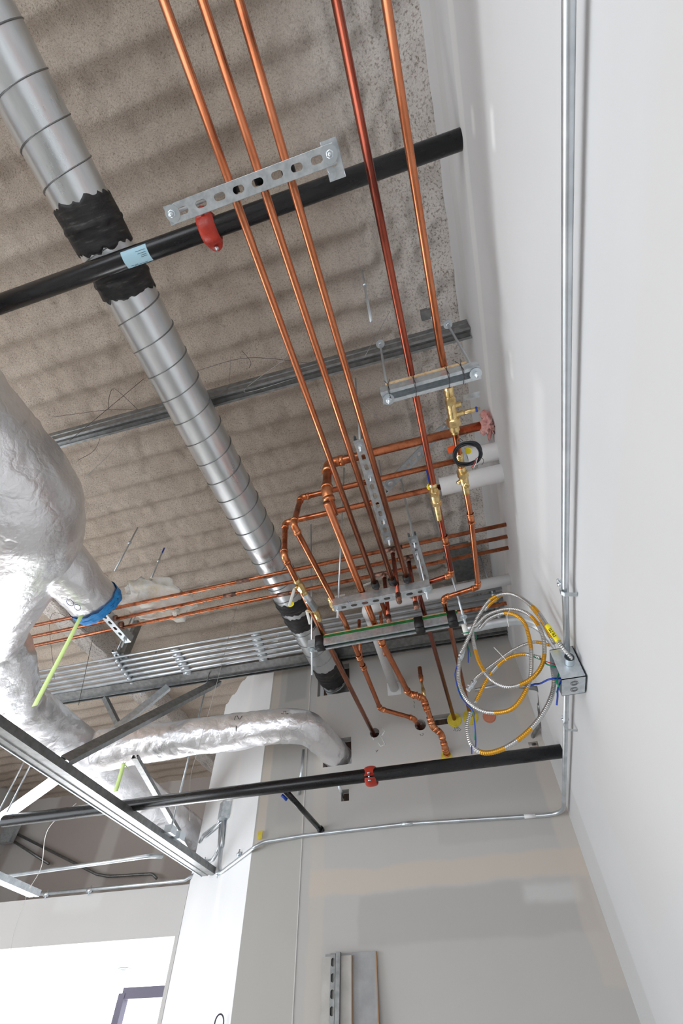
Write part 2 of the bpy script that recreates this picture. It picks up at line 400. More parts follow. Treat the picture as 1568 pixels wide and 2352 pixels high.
def drywall(name, base=(0.70, 0.68, 0.655), patches=(), nz_amt=0.03):
    """plasterboard; patches = (axis_a, a0, a1, axis_b, b0, b1, soft, colour, amount): mudded or bare areas with wavy edges"""
    m = bpy.data.materials.new(name); m.use_nodes = True
    nt = m.node_tree; b = nt.nodes['Principled BSDF']; b.inputs['Roughness'].default_value = 0.75
    b.inputs['Specular IOR Level'].default_value = 0.25
    geo = nt.nodes.new('ShaderNodeNewGeometry')
    nz = nt.nodes.new('ShaderNodeTexNoise'); nz.inputs['Scale'].default_value = 5; nz.inputs['Detail'].default_value = 4
    nt.links.new(geo.outputs['Position'], nz.inputs['Vector'])
    ma = nt.nodes.new('ShaderNodeVectorMath'); ma.operation = 'MULTIPLY_ADD'
    ma.inputs[1].default_value = (nz_amt * 2,) * 3
    nt.links.new(nz.outputs['Color'], ma.inputs[0]); nt.links.new(geo.outputs['Position'], ma.inputs[2])
    sub = nt.nodes.new('ShaderNodeVectorMath'); sub.operation = 'SUBTRACT'; sub.inputs[1].default_value = (nz_amt,) * 3
    nt.links.new(ma.outputs['Vector'], sub.inputs[0])
    sep = nt.nodes.new('ShaderNodeSeparateXYZ'); nt.links.new(sub.outputs['Vector'], sep.inputs['Vector'])
    n2 = nt.nodes.new('ShaderNodeTexNoise'); n2.inputs['Scale'].default_value = 1.3; n2.inputs['Detail'].default_value = 3
    nt.links.new(geo.outputs['Position'], n2.inputs['Vector'])
    rp = nt.nodes.new('ShaderNodeValToRGB')
    rp.color_ramp.elements[0].position = 0.35; rp.color_ramp.elements[0].color = tuple(c * 0.97 for c in base) + (1,)
    rp.color_ramp.elements[1].position = 0.65; rp.color_ramp.elements[1].color = tuple(min(1, c * 1.03) for c in base) + (1,)
    nt.links.new(n2.outputs['Fac'], rp.inputs['Fac'])
    cur = rp.outputs['Color']
    def band(ax, lo, hi, soft):
        a = nt.nodes.new('ShaderNodeMapRange'); a.interpolation_type = 'SMOOTHSTEP'
        a.inputs['From Min'].default_value = lo - soft; a.inputs['From Max'].default_value = lo + soft
        nt.links.new(sep.outputs[ax], a.inputs['Value'])
        c = nt.nodes.new('ShaderNodeMapRange'); c.interpolation_type = 'SMOOTHSTEP'
        c.inputs['From Min'].default_value = hi - soft; c.inputs['From Max'].default_value = hi + soft
        c.inputs['To Min'].default_value = 1; c.inputs['To Max'].default_value = 0
        nt.links.new(sep.outputs[ax], c.inputs['Value'])
        mm = nt.nodes.new('ShaderNodeMath'); mm.operation = 'MULTIPLY'
        nt.links.new(a.outputs['Result'], mm.inputs[0]); nt.links.new(c.outputs['Result'], mm.inputs[1])
        return mm.outputs['Value']
    for (ax, a0, a1, bx, b0, b1, soft, col, amt) in patches:
        A = band(ax, a0, a1, soft); B = band(bx, b0, b1, soft)
        mm = nt.nodes.new('ShaderNodeMath'); mm.operation = 'MULTIPLY'
        nt.links.new(A, mm.inputs[0]); nt.links.new(B, mm.inputs[1])
        m2 = nt.nodes.new('ShaderNodeMath'); m2.operation = 'MULTIPLY'; m2.inputs[1].default_value = amt
        nt.links.new(mm.outputs['Value'], m2.inputs[0])
        mx = nt.nodes.new('ShaderNodeMixRGB'); mx.inputs['Color2'].default_value = (*col, 1)
        nt.links.new(m2.outputs['Value'], mx.inputs['Fac']); nt.links.new(cur, mx.inputs['Color1'])
        cur = mx.outputs['Color']
    nt.links.new(cur, b.inputs['Base Color'])
    n3 = nt.nodes.new('ShaderNodeTexNoise'); n3.inputs['Scale'].default_value = 9; n3.inputs['Detail'].default_value = 2
    nt.links.new(geo.outputs['Position'], n3.inputs['Vector'])
    bp = nt.nodes.new('ShaderNodeBump'); bp.inputs['Strength'].default_value = 0.12; bp.inputs['Distance'].default_value = 0.02
    nt.links.new(n3.outputs['Fac'], bp.inputs['Height']); nt.links.new(bp.outputs['Normal'], b.inputs['Normal'])
    return m

WX, WY = 0.36, 2.81        # right wall plane, back wall plane
FZ, CZ = -1.6, 2.40        # floor, deck
peach = (0.58, 0.51, 0.44); grey = (0.40, 0.385, 0.37); pale = (0.66, 0.66, 0.65)
M['wall_back'] = drywall('wall_back', (0.49, 0.475, 0.455), [
    (0, -0.98, 0.36, 2, 0.66, 0.76, 0.012, peach, 0.75),
    (0, -0.72, 0.34, 2, 0.46, 0.65, 0.012, grey, 0.55),
    (0, 0.05, 0.30, 2, 0.57, 0.64, 0.02, pale, 0.5),
    (0, 0.27, 0.36, 2, 0.3, 1.9, 0.012, peach, 0.45),
    (0, -0.62, 0.30, 2, 1.20, 1.25, 0.012, peach, 0.5),
    (0, -0.55, 0.30, 2, 1.58, 1.82, 0.03, peach, 0.3),
    (0, -0.98, -0.90, 2, 0.0, 2.4, 0.01, peach, 0.35),
    (0, -0.3, 0.27, 2, 0.82, 1.17, 0.01, grey, 0.35),
    (0, -0.95, 0.36, 2, -0.35, -0.05, 0.05, grey, 0.3)])
M['wall_right'] = drywall('wall_right', (0.665, 0.665, 0.67), [
    (1, -3.0, 2.8, 2, 1.98, 2.08, 0.01, (0.60, 0.60, 0.59), 0.4),
    (1, -3.0, 2.8, 2, 1.74, 1.81, 0.01, (0.78, 0.78, 0.77), 0.7),
    (1, 0.6, 1.9, 2, 1.12, 1.2, 0.03, (0.78, 0.78, 0.78), 0.6),
    (1, 0.03, 0.11, 2, 1.42, 1.45, 0.014, (0.88, 0.88, 0.88), 0.8),
    (1, 0.02, 0.08, 2, 1.62, 1.65, 0.014, (0.88, 0.88, 0.88), 0.8),
    (1, 0.62, 0.70, 2, 1.40, 1.43, 0.014, (0.88, 0.88, 0.88), 0.8),
    (1, 1.33, 1.45, 2, 1.48, 1.50, 0.012, (0.85, 0.85, 0.85), 0.8),
    (1, 2.45, 2.8, 2, -1.0, 1.3, 0.02, grey, 0.25),
    (1, -0.6, 1.9, 2, 0.30, 0.72, 0.03, (0.66, 0.645, 0.63), 0.5)], 0.012)
M['wall_left'] = drywall('wall_plain', (0.60, 0.585, 0.57), [(0, -3.3, -2.9, 2, 0.9, 2.4, 0.03, pale, 0.5)])
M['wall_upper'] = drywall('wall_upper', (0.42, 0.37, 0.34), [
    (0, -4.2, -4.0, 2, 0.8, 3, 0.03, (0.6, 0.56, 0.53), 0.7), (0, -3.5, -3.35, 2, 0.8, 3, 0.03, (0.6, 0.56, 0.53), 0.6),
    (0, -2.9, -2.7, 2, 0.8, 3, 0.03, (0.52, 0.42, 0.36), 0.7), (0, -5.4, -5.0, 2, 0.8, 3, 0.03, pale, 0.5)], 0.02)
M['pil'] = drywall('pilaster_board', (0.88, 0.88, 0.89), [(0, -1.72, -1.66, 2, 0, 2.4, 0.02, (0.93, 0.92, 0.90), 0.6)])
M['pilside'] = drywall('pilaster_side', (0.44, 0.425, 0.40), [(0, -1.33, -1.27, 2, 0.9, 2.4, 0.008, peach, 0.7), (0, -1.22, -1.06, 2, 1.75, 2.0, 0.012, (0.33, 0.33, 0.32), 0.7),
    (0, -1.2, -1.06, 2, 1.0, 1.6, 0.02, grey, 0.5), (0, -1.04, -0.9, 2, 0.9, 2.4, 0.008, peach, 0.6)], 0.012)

# ------------------------------------------------------------------ room shell
def slab(name, lo, hi, m, holes=None, holer=None):
    bm = bmesh.new(); box(bm, lo, hi)
    o = link(name, bm, m, smooth=False, at=(0, 0, 0)); o['kind'] = 'structure'
    for kind, args in (holes or []):
        cb = bmesh.new()
        if kind == 'box': box(cb, *args)
        else: tube(cb, [args[0], args[1]], args[2], 20)
        me = bpy.data.meshes.new('cut'); cb.to_mesh(me); cb.free()
        c = bpy.data.objects.new('cut', me); COL.objects.link(c)
        md = o.modifiers.new('cut', 'BOOLEAN'); md.operation = 'DIFFERENCE'; md.object = c; md.solver = 'EXACT'
        me2 = evalmesh(o); o.modifiers.remove(md)
        o.data = me2; bpy.data.objects.remove(c)
    return o

def wrect(x0, y0, x1, y1, d=0.3):
    a = P(x0, y1, Y=WY); b = P(x1, y0, Y=WY)
    return ('box', ((min(a.x, b.x), WY - d, min(a.z, b.z)), (max(a.x, b.x), WY + d, max(a.z, b.z))))
def wcirc(x, y, r):
    p = P(x, y, Y=WY); return ('cyl', ((p.x, WY - 0.1, p.z), (p.x, WY + 0.2, p.z), r))

slab('floor', (-5.6, -3.5, FZ - 0.1), (0.6, 6.2, FZ), M['floor'])
slab('wall_right', (WX, -3.5, FZ), (WX + 0.15, WY + 0.1, CZ + 0.1), M['wall_right'])
DX, DZ = -0.862, 1.862     # spiral duct axis
holes = [('box', ((DX - 0.115, WY - .1, DZ - 0.12), (DX + 0.115, WY + .2, DZ + 0.10))),
         wrect(741, 1692, 806, 1763), wrect(783, 1812, 801, 1841), wcirc(965, 1665, 0.034),
         wcirc(860, 1683, 0.030), wrect(992, 1638, 1032, 1668), wrect(1216, 1702, 1234, 1718)]
slab('wall_back', (-1.03, WY, FZ), (WX, WY + 0.06, CZ + 0.1), M['wall_back'], holes)
# cavity behind the openings
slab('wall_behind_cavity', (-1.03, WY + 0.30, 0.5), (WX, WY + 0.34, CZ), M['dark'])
# pilaster: short return, then the face turned to the windows
bm = bmesh.new()
E0, E1, E2 = (-1.03, WY), (-1.34, WY + 0.035), (-2.20, WY + 0.895)
prof = [E0, E1, E2, (-2.20, 6.0), (-1.03, 6.0)]
lo = [bm.verts.new((x, y, FZ)) for x, y in prof]; hi = [bm.verts.new((x, y, CZ + 0.1)) for x, y in prof]
for i in range(5):
    j = (i + 1) % 5
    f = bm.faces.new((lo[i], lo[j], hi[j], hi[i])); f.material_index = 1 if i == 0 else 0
bm.faces.new(hi)
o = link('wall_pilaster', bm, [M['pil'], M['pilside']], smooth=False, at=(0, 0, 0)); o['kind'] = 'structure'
# window wall beyond the pilaster (lower part) and the set back wall above it
LY = 3.70
wz = P(402, 2150, Y=LY).z; wxr = P(402, 2150, Y=LY).x; ltop = P(262, 2040, Y=LY).z - 0.02
slab('wall_window', (-5.6, LY, FZ), (-2.2, LY + 0.12, ltop), M['wall_left'],
     [('box', ((-4.9, LY - 0.2, FZ + 0.05), (wxr, LY + 0.3, wz)))])
slab('trim_1', (-5.6, LY + 0.12, ltop - 0.06), (-2.2, 5.05, ltop), M['wall_left'])
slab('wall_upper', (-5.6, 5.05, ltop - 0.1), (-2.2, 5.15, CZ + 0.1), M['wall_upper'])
# side and rear walls with big openings
slab('wall_left', (-5.6, -3.5, FZ), (-5.5, 5.2, CZ + 0.1), M['wall_left'], [('box', ((-5.8, -2.3, -1.0), (-5.3, 2.7, 1.2)))])
slab('wall_rear', (-5.6, -3.6, FZ), (0.5, -3.5, CZ + 0.1), M['wall_left'], [('box', ((-4.6, -3.8, -1.4), (0.1, -3.3, 0.9)))])

# deck with sprayed foam over the ribs
def foam_z(x, y):
    ph = 2 * PI * (y + 0.43) / 0.1545
    c = math.cos(ph)
    rib = 0.5 + 0.5 * math.tanh(1.4 * c) / math.tanh(1.4)
    edge = min(1, max(0.12, (0.24 - x) / 0.30))
    wob = 0.6 + 0.5 * N3((x, y, 2), 1.3)
    z = CZ - 0.03 + 0.052 * (rib - 0.5) * edge * wob
    z += 0.014 * N3((x, y * 1.6, 0), 4.5) + 0.009 * N3((x, y, 5), 14) + 0.005 * N3((x, y, 9), 38)
    # sagging strip along the wall angle
    if x > 0.02:
        z -= 0.012 + 0.03 * math.exp(-((x - 0.20 - 0.02 * N3((0, y, 1), 2)) / 0.03) ** 2) * (0.6 + 0.6 * N3((3, y, 1), 6))
        z -= 0.10 * min(1, max(0, (x - 0.12) / 0.24)) ** 2
        z += 0.028 * N3((x * 2, y, 3), 10) + 0.012 * N3((x, y, 3), 28)
    return z
def sheet(x0, x1, y0, y1, st):
    bm = bmesh.new(); nx = int((x1 - x0) / st); ny = int((y1 - y0) / st)
    grid_sheet(bm, lambda a, b: V((x0 + (x1 - x0) * a, y0 + (y1 - y0) * b, foam_z(x0 + (x1 - x0) * a, y0 + (y1 - y0) * b))), nx, ny)
    return bm
bm = sheet(-2.4, 0.37, -1.0, 2.9, 0.0125)
o = link('ceiling', bm, M['foam'], at=(0, 0, 0)); o['kind'] = 'structure'
bm = sheet(-5.6, -2.3, -1.0, 5.1, 0.035)
b2 = bmesh.new()
grid_sheet(b2, lambda a, b: V((-2.41 + 1.4 * a, 2.85 + 2.3 * b, foam_z(-2.41 + 1.4 * a, 2.85 + 2.3 * b))), 40, 80)
me = bpy.data.meshes.new('t'); b2.to_mesh(me); b2.free(); bm.from_mesh(me)
b2 = bmesh.new(); box(b2, (-5.6, -3.6, CZ + 0.02), (0.5, -0.95, CZ + 0.06)); me = bpy.data.meshes.new('t'); b2.to_mesh(me); b2.free(); bm.from_mesh(me)
b2 = bmesh.new(); box(b2, (-5.6, -3.6, CZ + 0.08), (0.5, 5.2, CZ + 0.12)); me = bpy.data.meshes.new('t'); b2.to_mesh(me); b2.free(); bm.from_mesh(me)
o = link('ceiling', bm, M['foam'], at=(0, 0, 0)); o['kind'] = 'structure'
# foam covered joist
bm = bmesh.new()
def joist(a, b):
    y = -1 + 6 * a; t = b * PI
    w = 0.095 + 0.012 * N3((0, y, b * 2), 5); h = 0.17
    x = -2.74 - w * math.cos(t); z = CZ - h * min(1, math.sin(t) * 1.6)
    return V((x, y, z + 0.012 * N3((b * 4, y, 0), 9)))
grid_sheet(bm, joist, 220, 22)
o = link('ceiling_joist', bm, M['foam_pale'], at=(-2.74, 1, CZ)); tag(o, 'ceiling joist running away under a coat of pale sprayed foam', 'joist')

# ------------------------------------------------------------------ spiral duct
D0, D1 = -0.95, WY + 0.12
du = thing('spiral_duct', 'long round spiral seam sheet metal duct running under the foamed deck', 'duct', (DX, 1, DZ))
bm = bmesh.new(); tube(bm, [(DX, D0, DZ), (DX, D1, DZ)], 0.093, 64, caps=False); link('duct_body', bm, M['duct'], du)
bm = bmesh.new(); pts = []; pitch = 0.107; y = D0; a = 0.6
while y < D1 - 0.02:
    pts.append((DX + 0.0945 * math.cos(a), y, DZ + 0.0945 * math.sin(a))); a -= 2 * PI / 56; y += pitch / 56
tube(bm, pts, 0.0023, 5); link('lock_seam', bm, M['stud'], du)
def band(y0, y1, r, seed, rag=0.02, lump=0.003):
    bm = bmesh.new()
    def f(a, b):
        t = a * 2 * PI; e0 = y0 + rag * N3((math.cos(t) * 2, math.sin(t) * 2, seed), 2.2) + rag * .22 * N3((math.cos(t), math.sin(t), seed), 14)
        e1 = y1 + rag * N3((math.cos(t) * 2, math.sin(t) * 2, seed + 5), 2.2) + rag * .22 * N3((math.cos(t), math.sin(t), seed + 9), 14)
        y = e0 + (e1 - e0) * b
        rr = r + lump * N3((math.cos(t), y * 9, math.sin(t)), 2.5) + (0.004 if abs((y - (y0 + y1) / 2)) < 0.006 else 0)
        if b in (0, 1): rr = 0.0932
        return V((DX + rr * math.cos(t), y, DZ + rr * math.sin(t)))
    grid_sheet(bm, f, 72, 26); return bm
for (y0, y1, sd) in ((-0.10, 0.045, 1), (0.085, 0.20, 2), (1.90, 2.00, 3), (2.03, 2.16, 4), (2.60, 2.80, 5)):
    link('mastic_band', band(y0, y1, 0.0985, sd), M['mastic'], du)

# ------------------------------------------------------------------ insulated foil ducts
def foil_tube(pts, rads, seg=72, sub=0.022, amp=0.006, seed=0.0, wr=1.0):
    pts = fillet(pts, 0.22); L = [0]
    for i in range(1, len(pts)): L.append(L[-1] + (pts[i] - pts[i - 1]).length)
    tot = L[-1]; n = max(4, int(tot / sub)); rp, rr = [], []
    kr = [(s * tot, r) for s, r in rads]
    for i in range(n + 1):
        s = tot * i / n; j = 0
        while j < len(L) - 2 and L[j + 1] < s: j += 1
        t = (s - L[j]) / max(1e-6, L[j + 1] - L[j]); rp.append(pts[j].lerp(pts[j + 1], min(1, t)))
        q = 0
        while q < len(kr) - 2 and kr[q + 1][0] < s: q += 1
        tt = min(1, max(0, (s - kr[q][0]) / max(1e-6, kr[q + 1][0] - kr[q][0]))); tt = tt * tt * (3 - 2 * tt)
        rr.append(kr[q][1] * (1 - tt) + kr[q + 1][1] * tt)
    bm = bmesh.new(); rings = tube(bm, rp, rr, seg)
    for i, ring in enumerate(rings):
        c = rp[i]; s = tot * i / n
        for k, v in enumerate(ring):
            d = (v.co - c).normalized(); q = v.co + V((seed, 0, 0))
            big = N3(q, 5.0) * 1.3
            cr = abs(N3(q + V((3, 1, 2)), 11)) * -1.4 + abs(N3(q + V((9, 4, 2)), 24)) * -0.9
            v.co += d * amp * wr * (big + cr)
    return bm
FM = thing('insulated_trunk_duct', 'large round trunk duct wrapped in wrinkled silver foil insulation, bending twice', 'duct', (-1.9, 1, 1.45))
main = [(-1.565, -1.1, 1.50), (-1.58, 0.75, 1.50), (-2.21, 1.32, 1.42), (-2.39, 1.82, 1.38), (-2.42, 4.45, 1.38)]
link('foil_wrap', foil_tube(main, [(0, 0.27), (0.33, 0.275), (0.46, 0.20), (0.56, 0.15), (1, 0.142)], amp=0.010), M['foil'], FM)
stub = [(-1.60, 0.86, 1.50), (-1.60, 1.35, 1.50)]
ST = foil_tube(stub, [(0, 0.125), (1, 0.112)], amp=0.006, seed=4)
st = link('branch_stub', ST, M['foil'], FM)
bm = bmesh.new()
def tp(a, b):
    t = a * 2 * PI; y = 1.305 + 0.06 * b + 0.014 * N3((math.cos(t), math.sin(t), b * 2), 3)
    r = 0.116 + 0.003 * N3((math.cos(t) * 3, y * 20, math.sin(t) * 3), 2) - (0.05 * max(0, b - 0.75) * 4 if b > 0.75 else 0)
    return V((-1.60 + r * math.cos(t), y, 1.50 + r * math.sin(t)))
grid_sheet(bm, tp, 60, 12); link('tape_ring', bm, M['bluetape'], FM)['label'] = 'bright blue masking tape'
# strokes written on the foil
def strokes(name, lines, r, m, parent):
    for ln in lines:
        bm = bmesh.new(); tube(bm, ln, r, 5); link(name, bm, m, parent)
def stub_pt(px, py):
    o = V((0, 0, 0)); d = P(px, py, Z=1.0).normalized()
    # nearest hit on the stub cylinder
    ax, az, r = -1.60, 1.50, 0.121
    A = d.x ** 2 + d.z ** 2; B = -2 * (d.x * ax + d.z * az); C = ax ** 2 + az ** 2 - r * r
    D = max(0, B * B - 4 * A * C); return d * ((-B - math.sqrt(D)) / (2 * A))
def ell(cx, cy, rx, ry, rot, n=14):
    return [(cx + rx * math.cos(2 * PI * k / n) * math.cos(rot) - ry * math.sin(2 * PI * k / n) * math.sin(rot),
             cy + rx * math.cos(2 * PI * k / n) * math.sin(rot) + ry * math.sin(2 * PI * k / n) * math.cos(rot)) for k in range(n + 1)]
strokes('marker_writing', [[stub_pt(*q) for q in ell(161, 1384, 10, 6, 0.7)], [stub_pt(*q) for q in ell(178, 1395, 8, 6, 0.7)]], 0.0012, M['blueink'], FM)

FB = thing('insulated_branch_duct', 'smaller silver foil wrapped duct crossing to the square hole in the back wall', 'duct', (-1.6, 2.45, 1.39))
_w = P(766, 1728, Y=WY)
br = [(-2.24, 2.41, 1.375), P(600, 1672, Z=1.385), P(700, 1662, Z=1.385), _w, _w + V((0.03, 0.12, -0.01))]
link('foil_wrap', foil_tube(br, [(0, 0.122), (0.3, 0.106), (0.6, 0.103), (1, 0.086)], amp=0.007, seed=11, sub=0.016), M['foil'], FB)
def br_pt(px, py, r=0.112):
    d = P(px, py, Z=1.0).normalized(); ay, az = P(600, 1672, Z=1.385).y, 1.385
    A = d.y ** 2 + d.z ** 2; B = -2 * (d.y * ay + d.z * az); C = ay ** 2 + az ** 2 - r * r
    D = max(0, B * B - 4 * A * C); return d * ((-B - math.sqrt(D)) / (2 * A))
strokes('marker_writing', [[br_pt(*q) for q in [(538, 1653), (541, 1645), (545, 1644), (547, 1650), (551, 1652), (556, 1644)]],
                           [br_pt(*q) for q in [(542, 1667), (542, 1680)]],
                           [br_pt(*q) for q in [(646, 1639), (652, 1640), (651, 1634), (656, 1634), (656, 1640), (662, 1639)]]], 0.0018, M['ink'], FB)

# ------------------------------------------------------------------ copper lines
def run(name, label, pts, r, bend=0.02, m='copper', fit=True, group=None, collars=(), cap_end=False, fitr=1.16, clamps=()):
    pts = [V(p) for p in pts]
    c = pts[len(pts) // 2]
    t = thing(name, label, 'pipe', c, group)
    bm = bmesh.new(); tube(bm, pts, r, 16, bend=bend); link('pipe_wall', bm, M[m], t)
    if fit:
        for i in range(1, len(pts) - 1):
            a, b, d = pts[i - 1], pts[i], pts[i + 1]
            u0, u1 = (a - b).normalized(), (d - b).normalized()
            ang = u0.angle(u1)
            if PI - ang < 0.2: continue
            tl = bend / math.tan(ang / 2) + r * 1.3
            tl = min(tl, (a - b).length * 0.6, (d - b).length * 0.6)
            p0, p1 = b + u0 * tl, b + u1 * tl
            bm = bmesh.new(); tube(bm, [p0, b, p1], r * fitr, 16, bend=bend)
            for q, un in ((p0, u0), (p1, u1)):
                tube(bm, [q - un * r * 0.9, q + un * r * 0.1], r * (fitr + 0.12), 16)
            link('elbow', bm, M['fitting'], t)
    for (q, d, ln) in collars:
        q, d = V(q), V(d).normalized()
        bm = bmesh.new(); tube(bm, [q - d * ln / 2, q + d * ln / 2], r * 1.18, 16)
        tube(bm, [q - d * ln / 2, q - d * (ln / 2 - 0.006)], r * 1.3, 16); tube(bm, [q + d * (ln / 2 - 0.006), q + d * ln / 2], r * 1.3, 16)
        link('coupling', bm, M['fitting'], t)
    if cap_end:
        d = (pts[-1] - pts[-2]).normalized(); q = pts[-1]
        bm = bmesh.new(); lathe(bm, q - d * 0.03, q, [(0, r * 1.16), (0.03, r * 1.16), (0.036, r * 0.8), (0.038, 0.002)])
        link('end_cap', bm, M['copper_tarnish'], t)
    for (q, d) in clamps:
        q, d = V(q), V(d).normalized()
        bm = bmesh.new(); tube(bm, [q - d * 0.014, q + d * 0.014], r + 0.007, 14); link('clamp_cushion', bm, M['rubber'], t)
    return t
ZP = 1.452
def xavg(*q): return sum(P(a, b, Z=ZP).x for a, b in q) / len(q)
x1 = (P(375, 0, Z=ZP).x, P(845, 1297, Z=ZP).x); x2 = (P(464, 0, Z=ZP).x, P(889, 1297, Z=ZP).x); x3 = (P(548, 0, Z=ZP).x, P(925, 1297, Z=ZP).x)
def ylin(xs, y, ya=-0.33, yb=1.44): return xs[0] + (xs[1] - xs[0]) * (y - ya) / (yb - ya)
YS = 1.575      # far trapeze
for xs, ye, nm in ((x1, 1.80, 'leftmost'), (x2, 1.68, 'middle one'), (x3, 1.66, 'rightmost')):
    run('copper_pipe', 'long copper pipe, ' + nm + ' of the three over the nearest slotted strut', [(ylin(xs, -0.95), -0.95, ZP), (ylin(xs, ye), ye, ZP)], 0.0111, m='copper', cap_end=True,
        group=None, clamps=[((ylin(xs, 1.535), 1.535, ZP), (0, 1, 0)), ((ylin(xs, 0.005), 0.005, ZP), (0, 1, 0))])
x4 = (P(773, 0, Z=ZP).x, P(1034, 1320, Z=ZP).x); x5 = (P(888, 0, Z=ZP).x, P(1095, 1345, Z=ZP).x)
y1 = P(1043, 1652, Y=WY); y2 = P(1080, 1645, Y=WY)
e4 = P(1037, 1320, Z=ZP); e4b = P(957, 1344, Z=ZP)
run('copper_pipe', 'dark red copper pipe with the blue handled brass valve', [(x4[0], -0.95, ZP), (e4.x, e4.y, ZP), (y1.x - 0.005, e4.y + 0.03, ZP), (y1.x, WY + 0.1, y1.z)],
    0.0111, m='copper_dark', bend=0.018, collars=[(P(1022, 1240, Z=ZP), (0, 1, 0), 0.05)])
e5 = P(1098, 1348, Z=ZP)
L5 = [(888, 0), (1011, 800), (1029, 888), (1043, 985), (1054, 1045), (1072, 1140), (1081, 1190), (1098, 1348)]
run('copper_pipe', 'long copper pipe nearest the white wall, with the black cable coil on it', [(x5[0], -0.95, ZP)] + [P(a, b, Z=ZP) for a, b in L5[1:-1]] + [(e5.x, e5.y, ZP), (y2.x, e5.y + 0.03, ZP), (y2.x, WY + 0.1, y2.z)],
    0.0111, m='copper', bend=0.018, collars=[(P(1081, 1190, Z=ZP), (0, 1, 0), 0.05)])
# three return lines that leave the right wall and turn down to the pipe level
w1 = P(1128, 972, X=WX); c1x = -0.365
run('copper_pipe', 'thickest copper pipe, coming out of the right wall through pink insulation', [(WX + 0.05, w1.y, w1.z), (c1x, w1.y, w1.z), (c1x + 0.002, w1.y - 0.01, 1.56), (-0.35, w1.y + 0.05, 1.475)],
    0.0195, bend=0.045, m='copper')
h0 = P(1025, 1738, Y=WY)
p0a = P(755, 1168, Z=1.462)
run('copper_pipe', 'heavy copper pipe that zigzags with crowded fittings into the lowest yellow collar',
    [(p0a.x, p0a.y - 0.03, 1.462), P(878, 1478, Z=1.462), P(938, 1592, Z=1.455), P(972, 1604, Y=2.50), P(985, 1640, Y=2.58), P(992, 1668, Y=2.63), P(1013, 1685, Y=2.68), P(1021, 1715, Y=2.74), (h0.x, WY + 0.08, h0.z)],
    0.0152, bend=0.022, collars=[(P(876, 1474, Z=1.462), (0.02, 1, 0), 0.05), (P(953, 1597, Y=2.47), (1, 0.3, 0), 0.03), (P(979, 1625, Y=2.545), (0.1, 1, -0.6), 0.03),
                                  (P(988, 1652, Y=2.605), (0.1, 1, -0.6), 0.025), (P(1024, 1725, Y=2.78), (0, 1, -0.3), 0.05)])
w2 = P(1140, 1036, X=WX); c2x = P(690, 1142, Z=w2.z).x; h1 = P(965, 1665, Y=WY)
run('copper_pipe', 'copper pipe from the upper white sleeve, elbowing into the round hole in the back wall',
    [(WX + 0.05, w2.y, w2.z), (c2x, w2.y, w2.z), (c2x + 0.015, P(680, 1195, Z=ZP).y + 0.02, ZP), P(790, 1425, Z=ZP), P(873, 1628, Z=ZP), P(950, 1650, Y=2.70), (h1.x, WY + 0.1, h1.z)],
    0.0128, bend=0.022, m='copper', collars=[(P(824, 1508, Z=ZP), (0, 1, 0), 0.03), (P(834, 1531, Z=ZP), (0, 1, 0), 0.03)])
w3 = P(1152, 1086, X=WX); c3x = P(660, 1212, Z=w3.z).x; h2 = P(858, 1686, Y=WY)
run('copper_pipe', 'copper pipe with two brass white levered valves, ending in the ragged hole',
    [(WX + 0.05, w3.y, w3.z), (c3x, w3.y, w3.z), (P(652, 1278, Z=ZP).x, P(652, 1278, Z=ZP).y, ZP), (h2.x, WY + 0.1, h2.z)],
    0.0128, bend=0.022, m='copper')
# three small lines that cross the whole bay
for k, ((xa, ya), (xb, yb), nm) in enumerate([((1160, 1205), (86, 1435), 'farthest up the picture'), ((1165, 1232), (76, 1462), 'in the middle'), ((1167, 1258), (69, 1485), 'lowest in the picture')]):
    a = P(xa, ya, X=WX); zz = 1.69; a = P(xa, ya, Z=zz); b = P(xb, yb, Z=zz)
    d = (b - a).normalized()
    t = run('copper_line', 'thin copper line crossing the room, the one ' + nm + ' of the three', [V((WX + 0.03, a.y, zz)), b + d * 0.7], 0.0098, m='copper')
    # dark soldered tee with a capped drop
    (tx, ty), (ex, ey) = [((902, 1266), (916, 1378)), ((937, 1281), (955, 1398)), ((882, 1319), (895, 1428))][k]
    q = P(tx, ty, Z=zz); q = V((q.x, a.y + (b.y - a.y) * (q.x - a.x) / (b.x - a.x), zz))
    bm = bmesh.new(); tube(bm, [q - V((0.05, 0, 0)), q + V((0.05, 0, 0))], 0.0122, 14); tube(bm, [q, q - V((0, 0, 0.035))], 0.0122, 14)
    link('tee', bm, M['copper_tarnish'], t)
    bm = bmesh.new(); zb = 1.30 if k else 1.38
    e = P(ex, ey, Y=q.y + 0.0); tube(bm, [q, (q.x, q.y, e.z)], 0.0105, 14); link('drop_leg', bm, M['copper_dark'], t)
    bm = bmesh.new(); lathe(bm, (q.x, q.y, e.z + 0.035), (q.x, q.y, e.z), [(0, 0.0128), (0.03, 0.0128), (0.037, 0.008), (0.038, 0.001)]); link('end_cap', bm, M['copper_tarnish'], t)
    for sx in ((560, 1336), (520, 1353), (650, 1362))[k:k + 1]:
        s = P(sx[0], sx[1], Z=zz); s = V((s.x, a.y + (b.y - a.y) * (s.x - a.x) / (b.x - a.x), zz))
        bm = bmesh.new(); tube(bm, [s - V((0.035, 0, 0)), s + V((0.035, 0, 0))], 0.0120, 14); link('coupling', bm, M['copper_tarnish'], t)
d1 = P(1150, 1342, Z=1.79)
run('copper_line', 'copper line leaving the wall just under the white drain pipe, turning down at its end', [(WX + 0.03, d1.y, 1.79), (P(874, 1400, Z=1.79).x, d1.y, 1.79), (P(874, 1400, Z=1.79).x, d1.y + 0.02, 1.48)], 0.0098, bend=0.02, m='copper')
d2 = P(1150, 1388, Z=1.88)
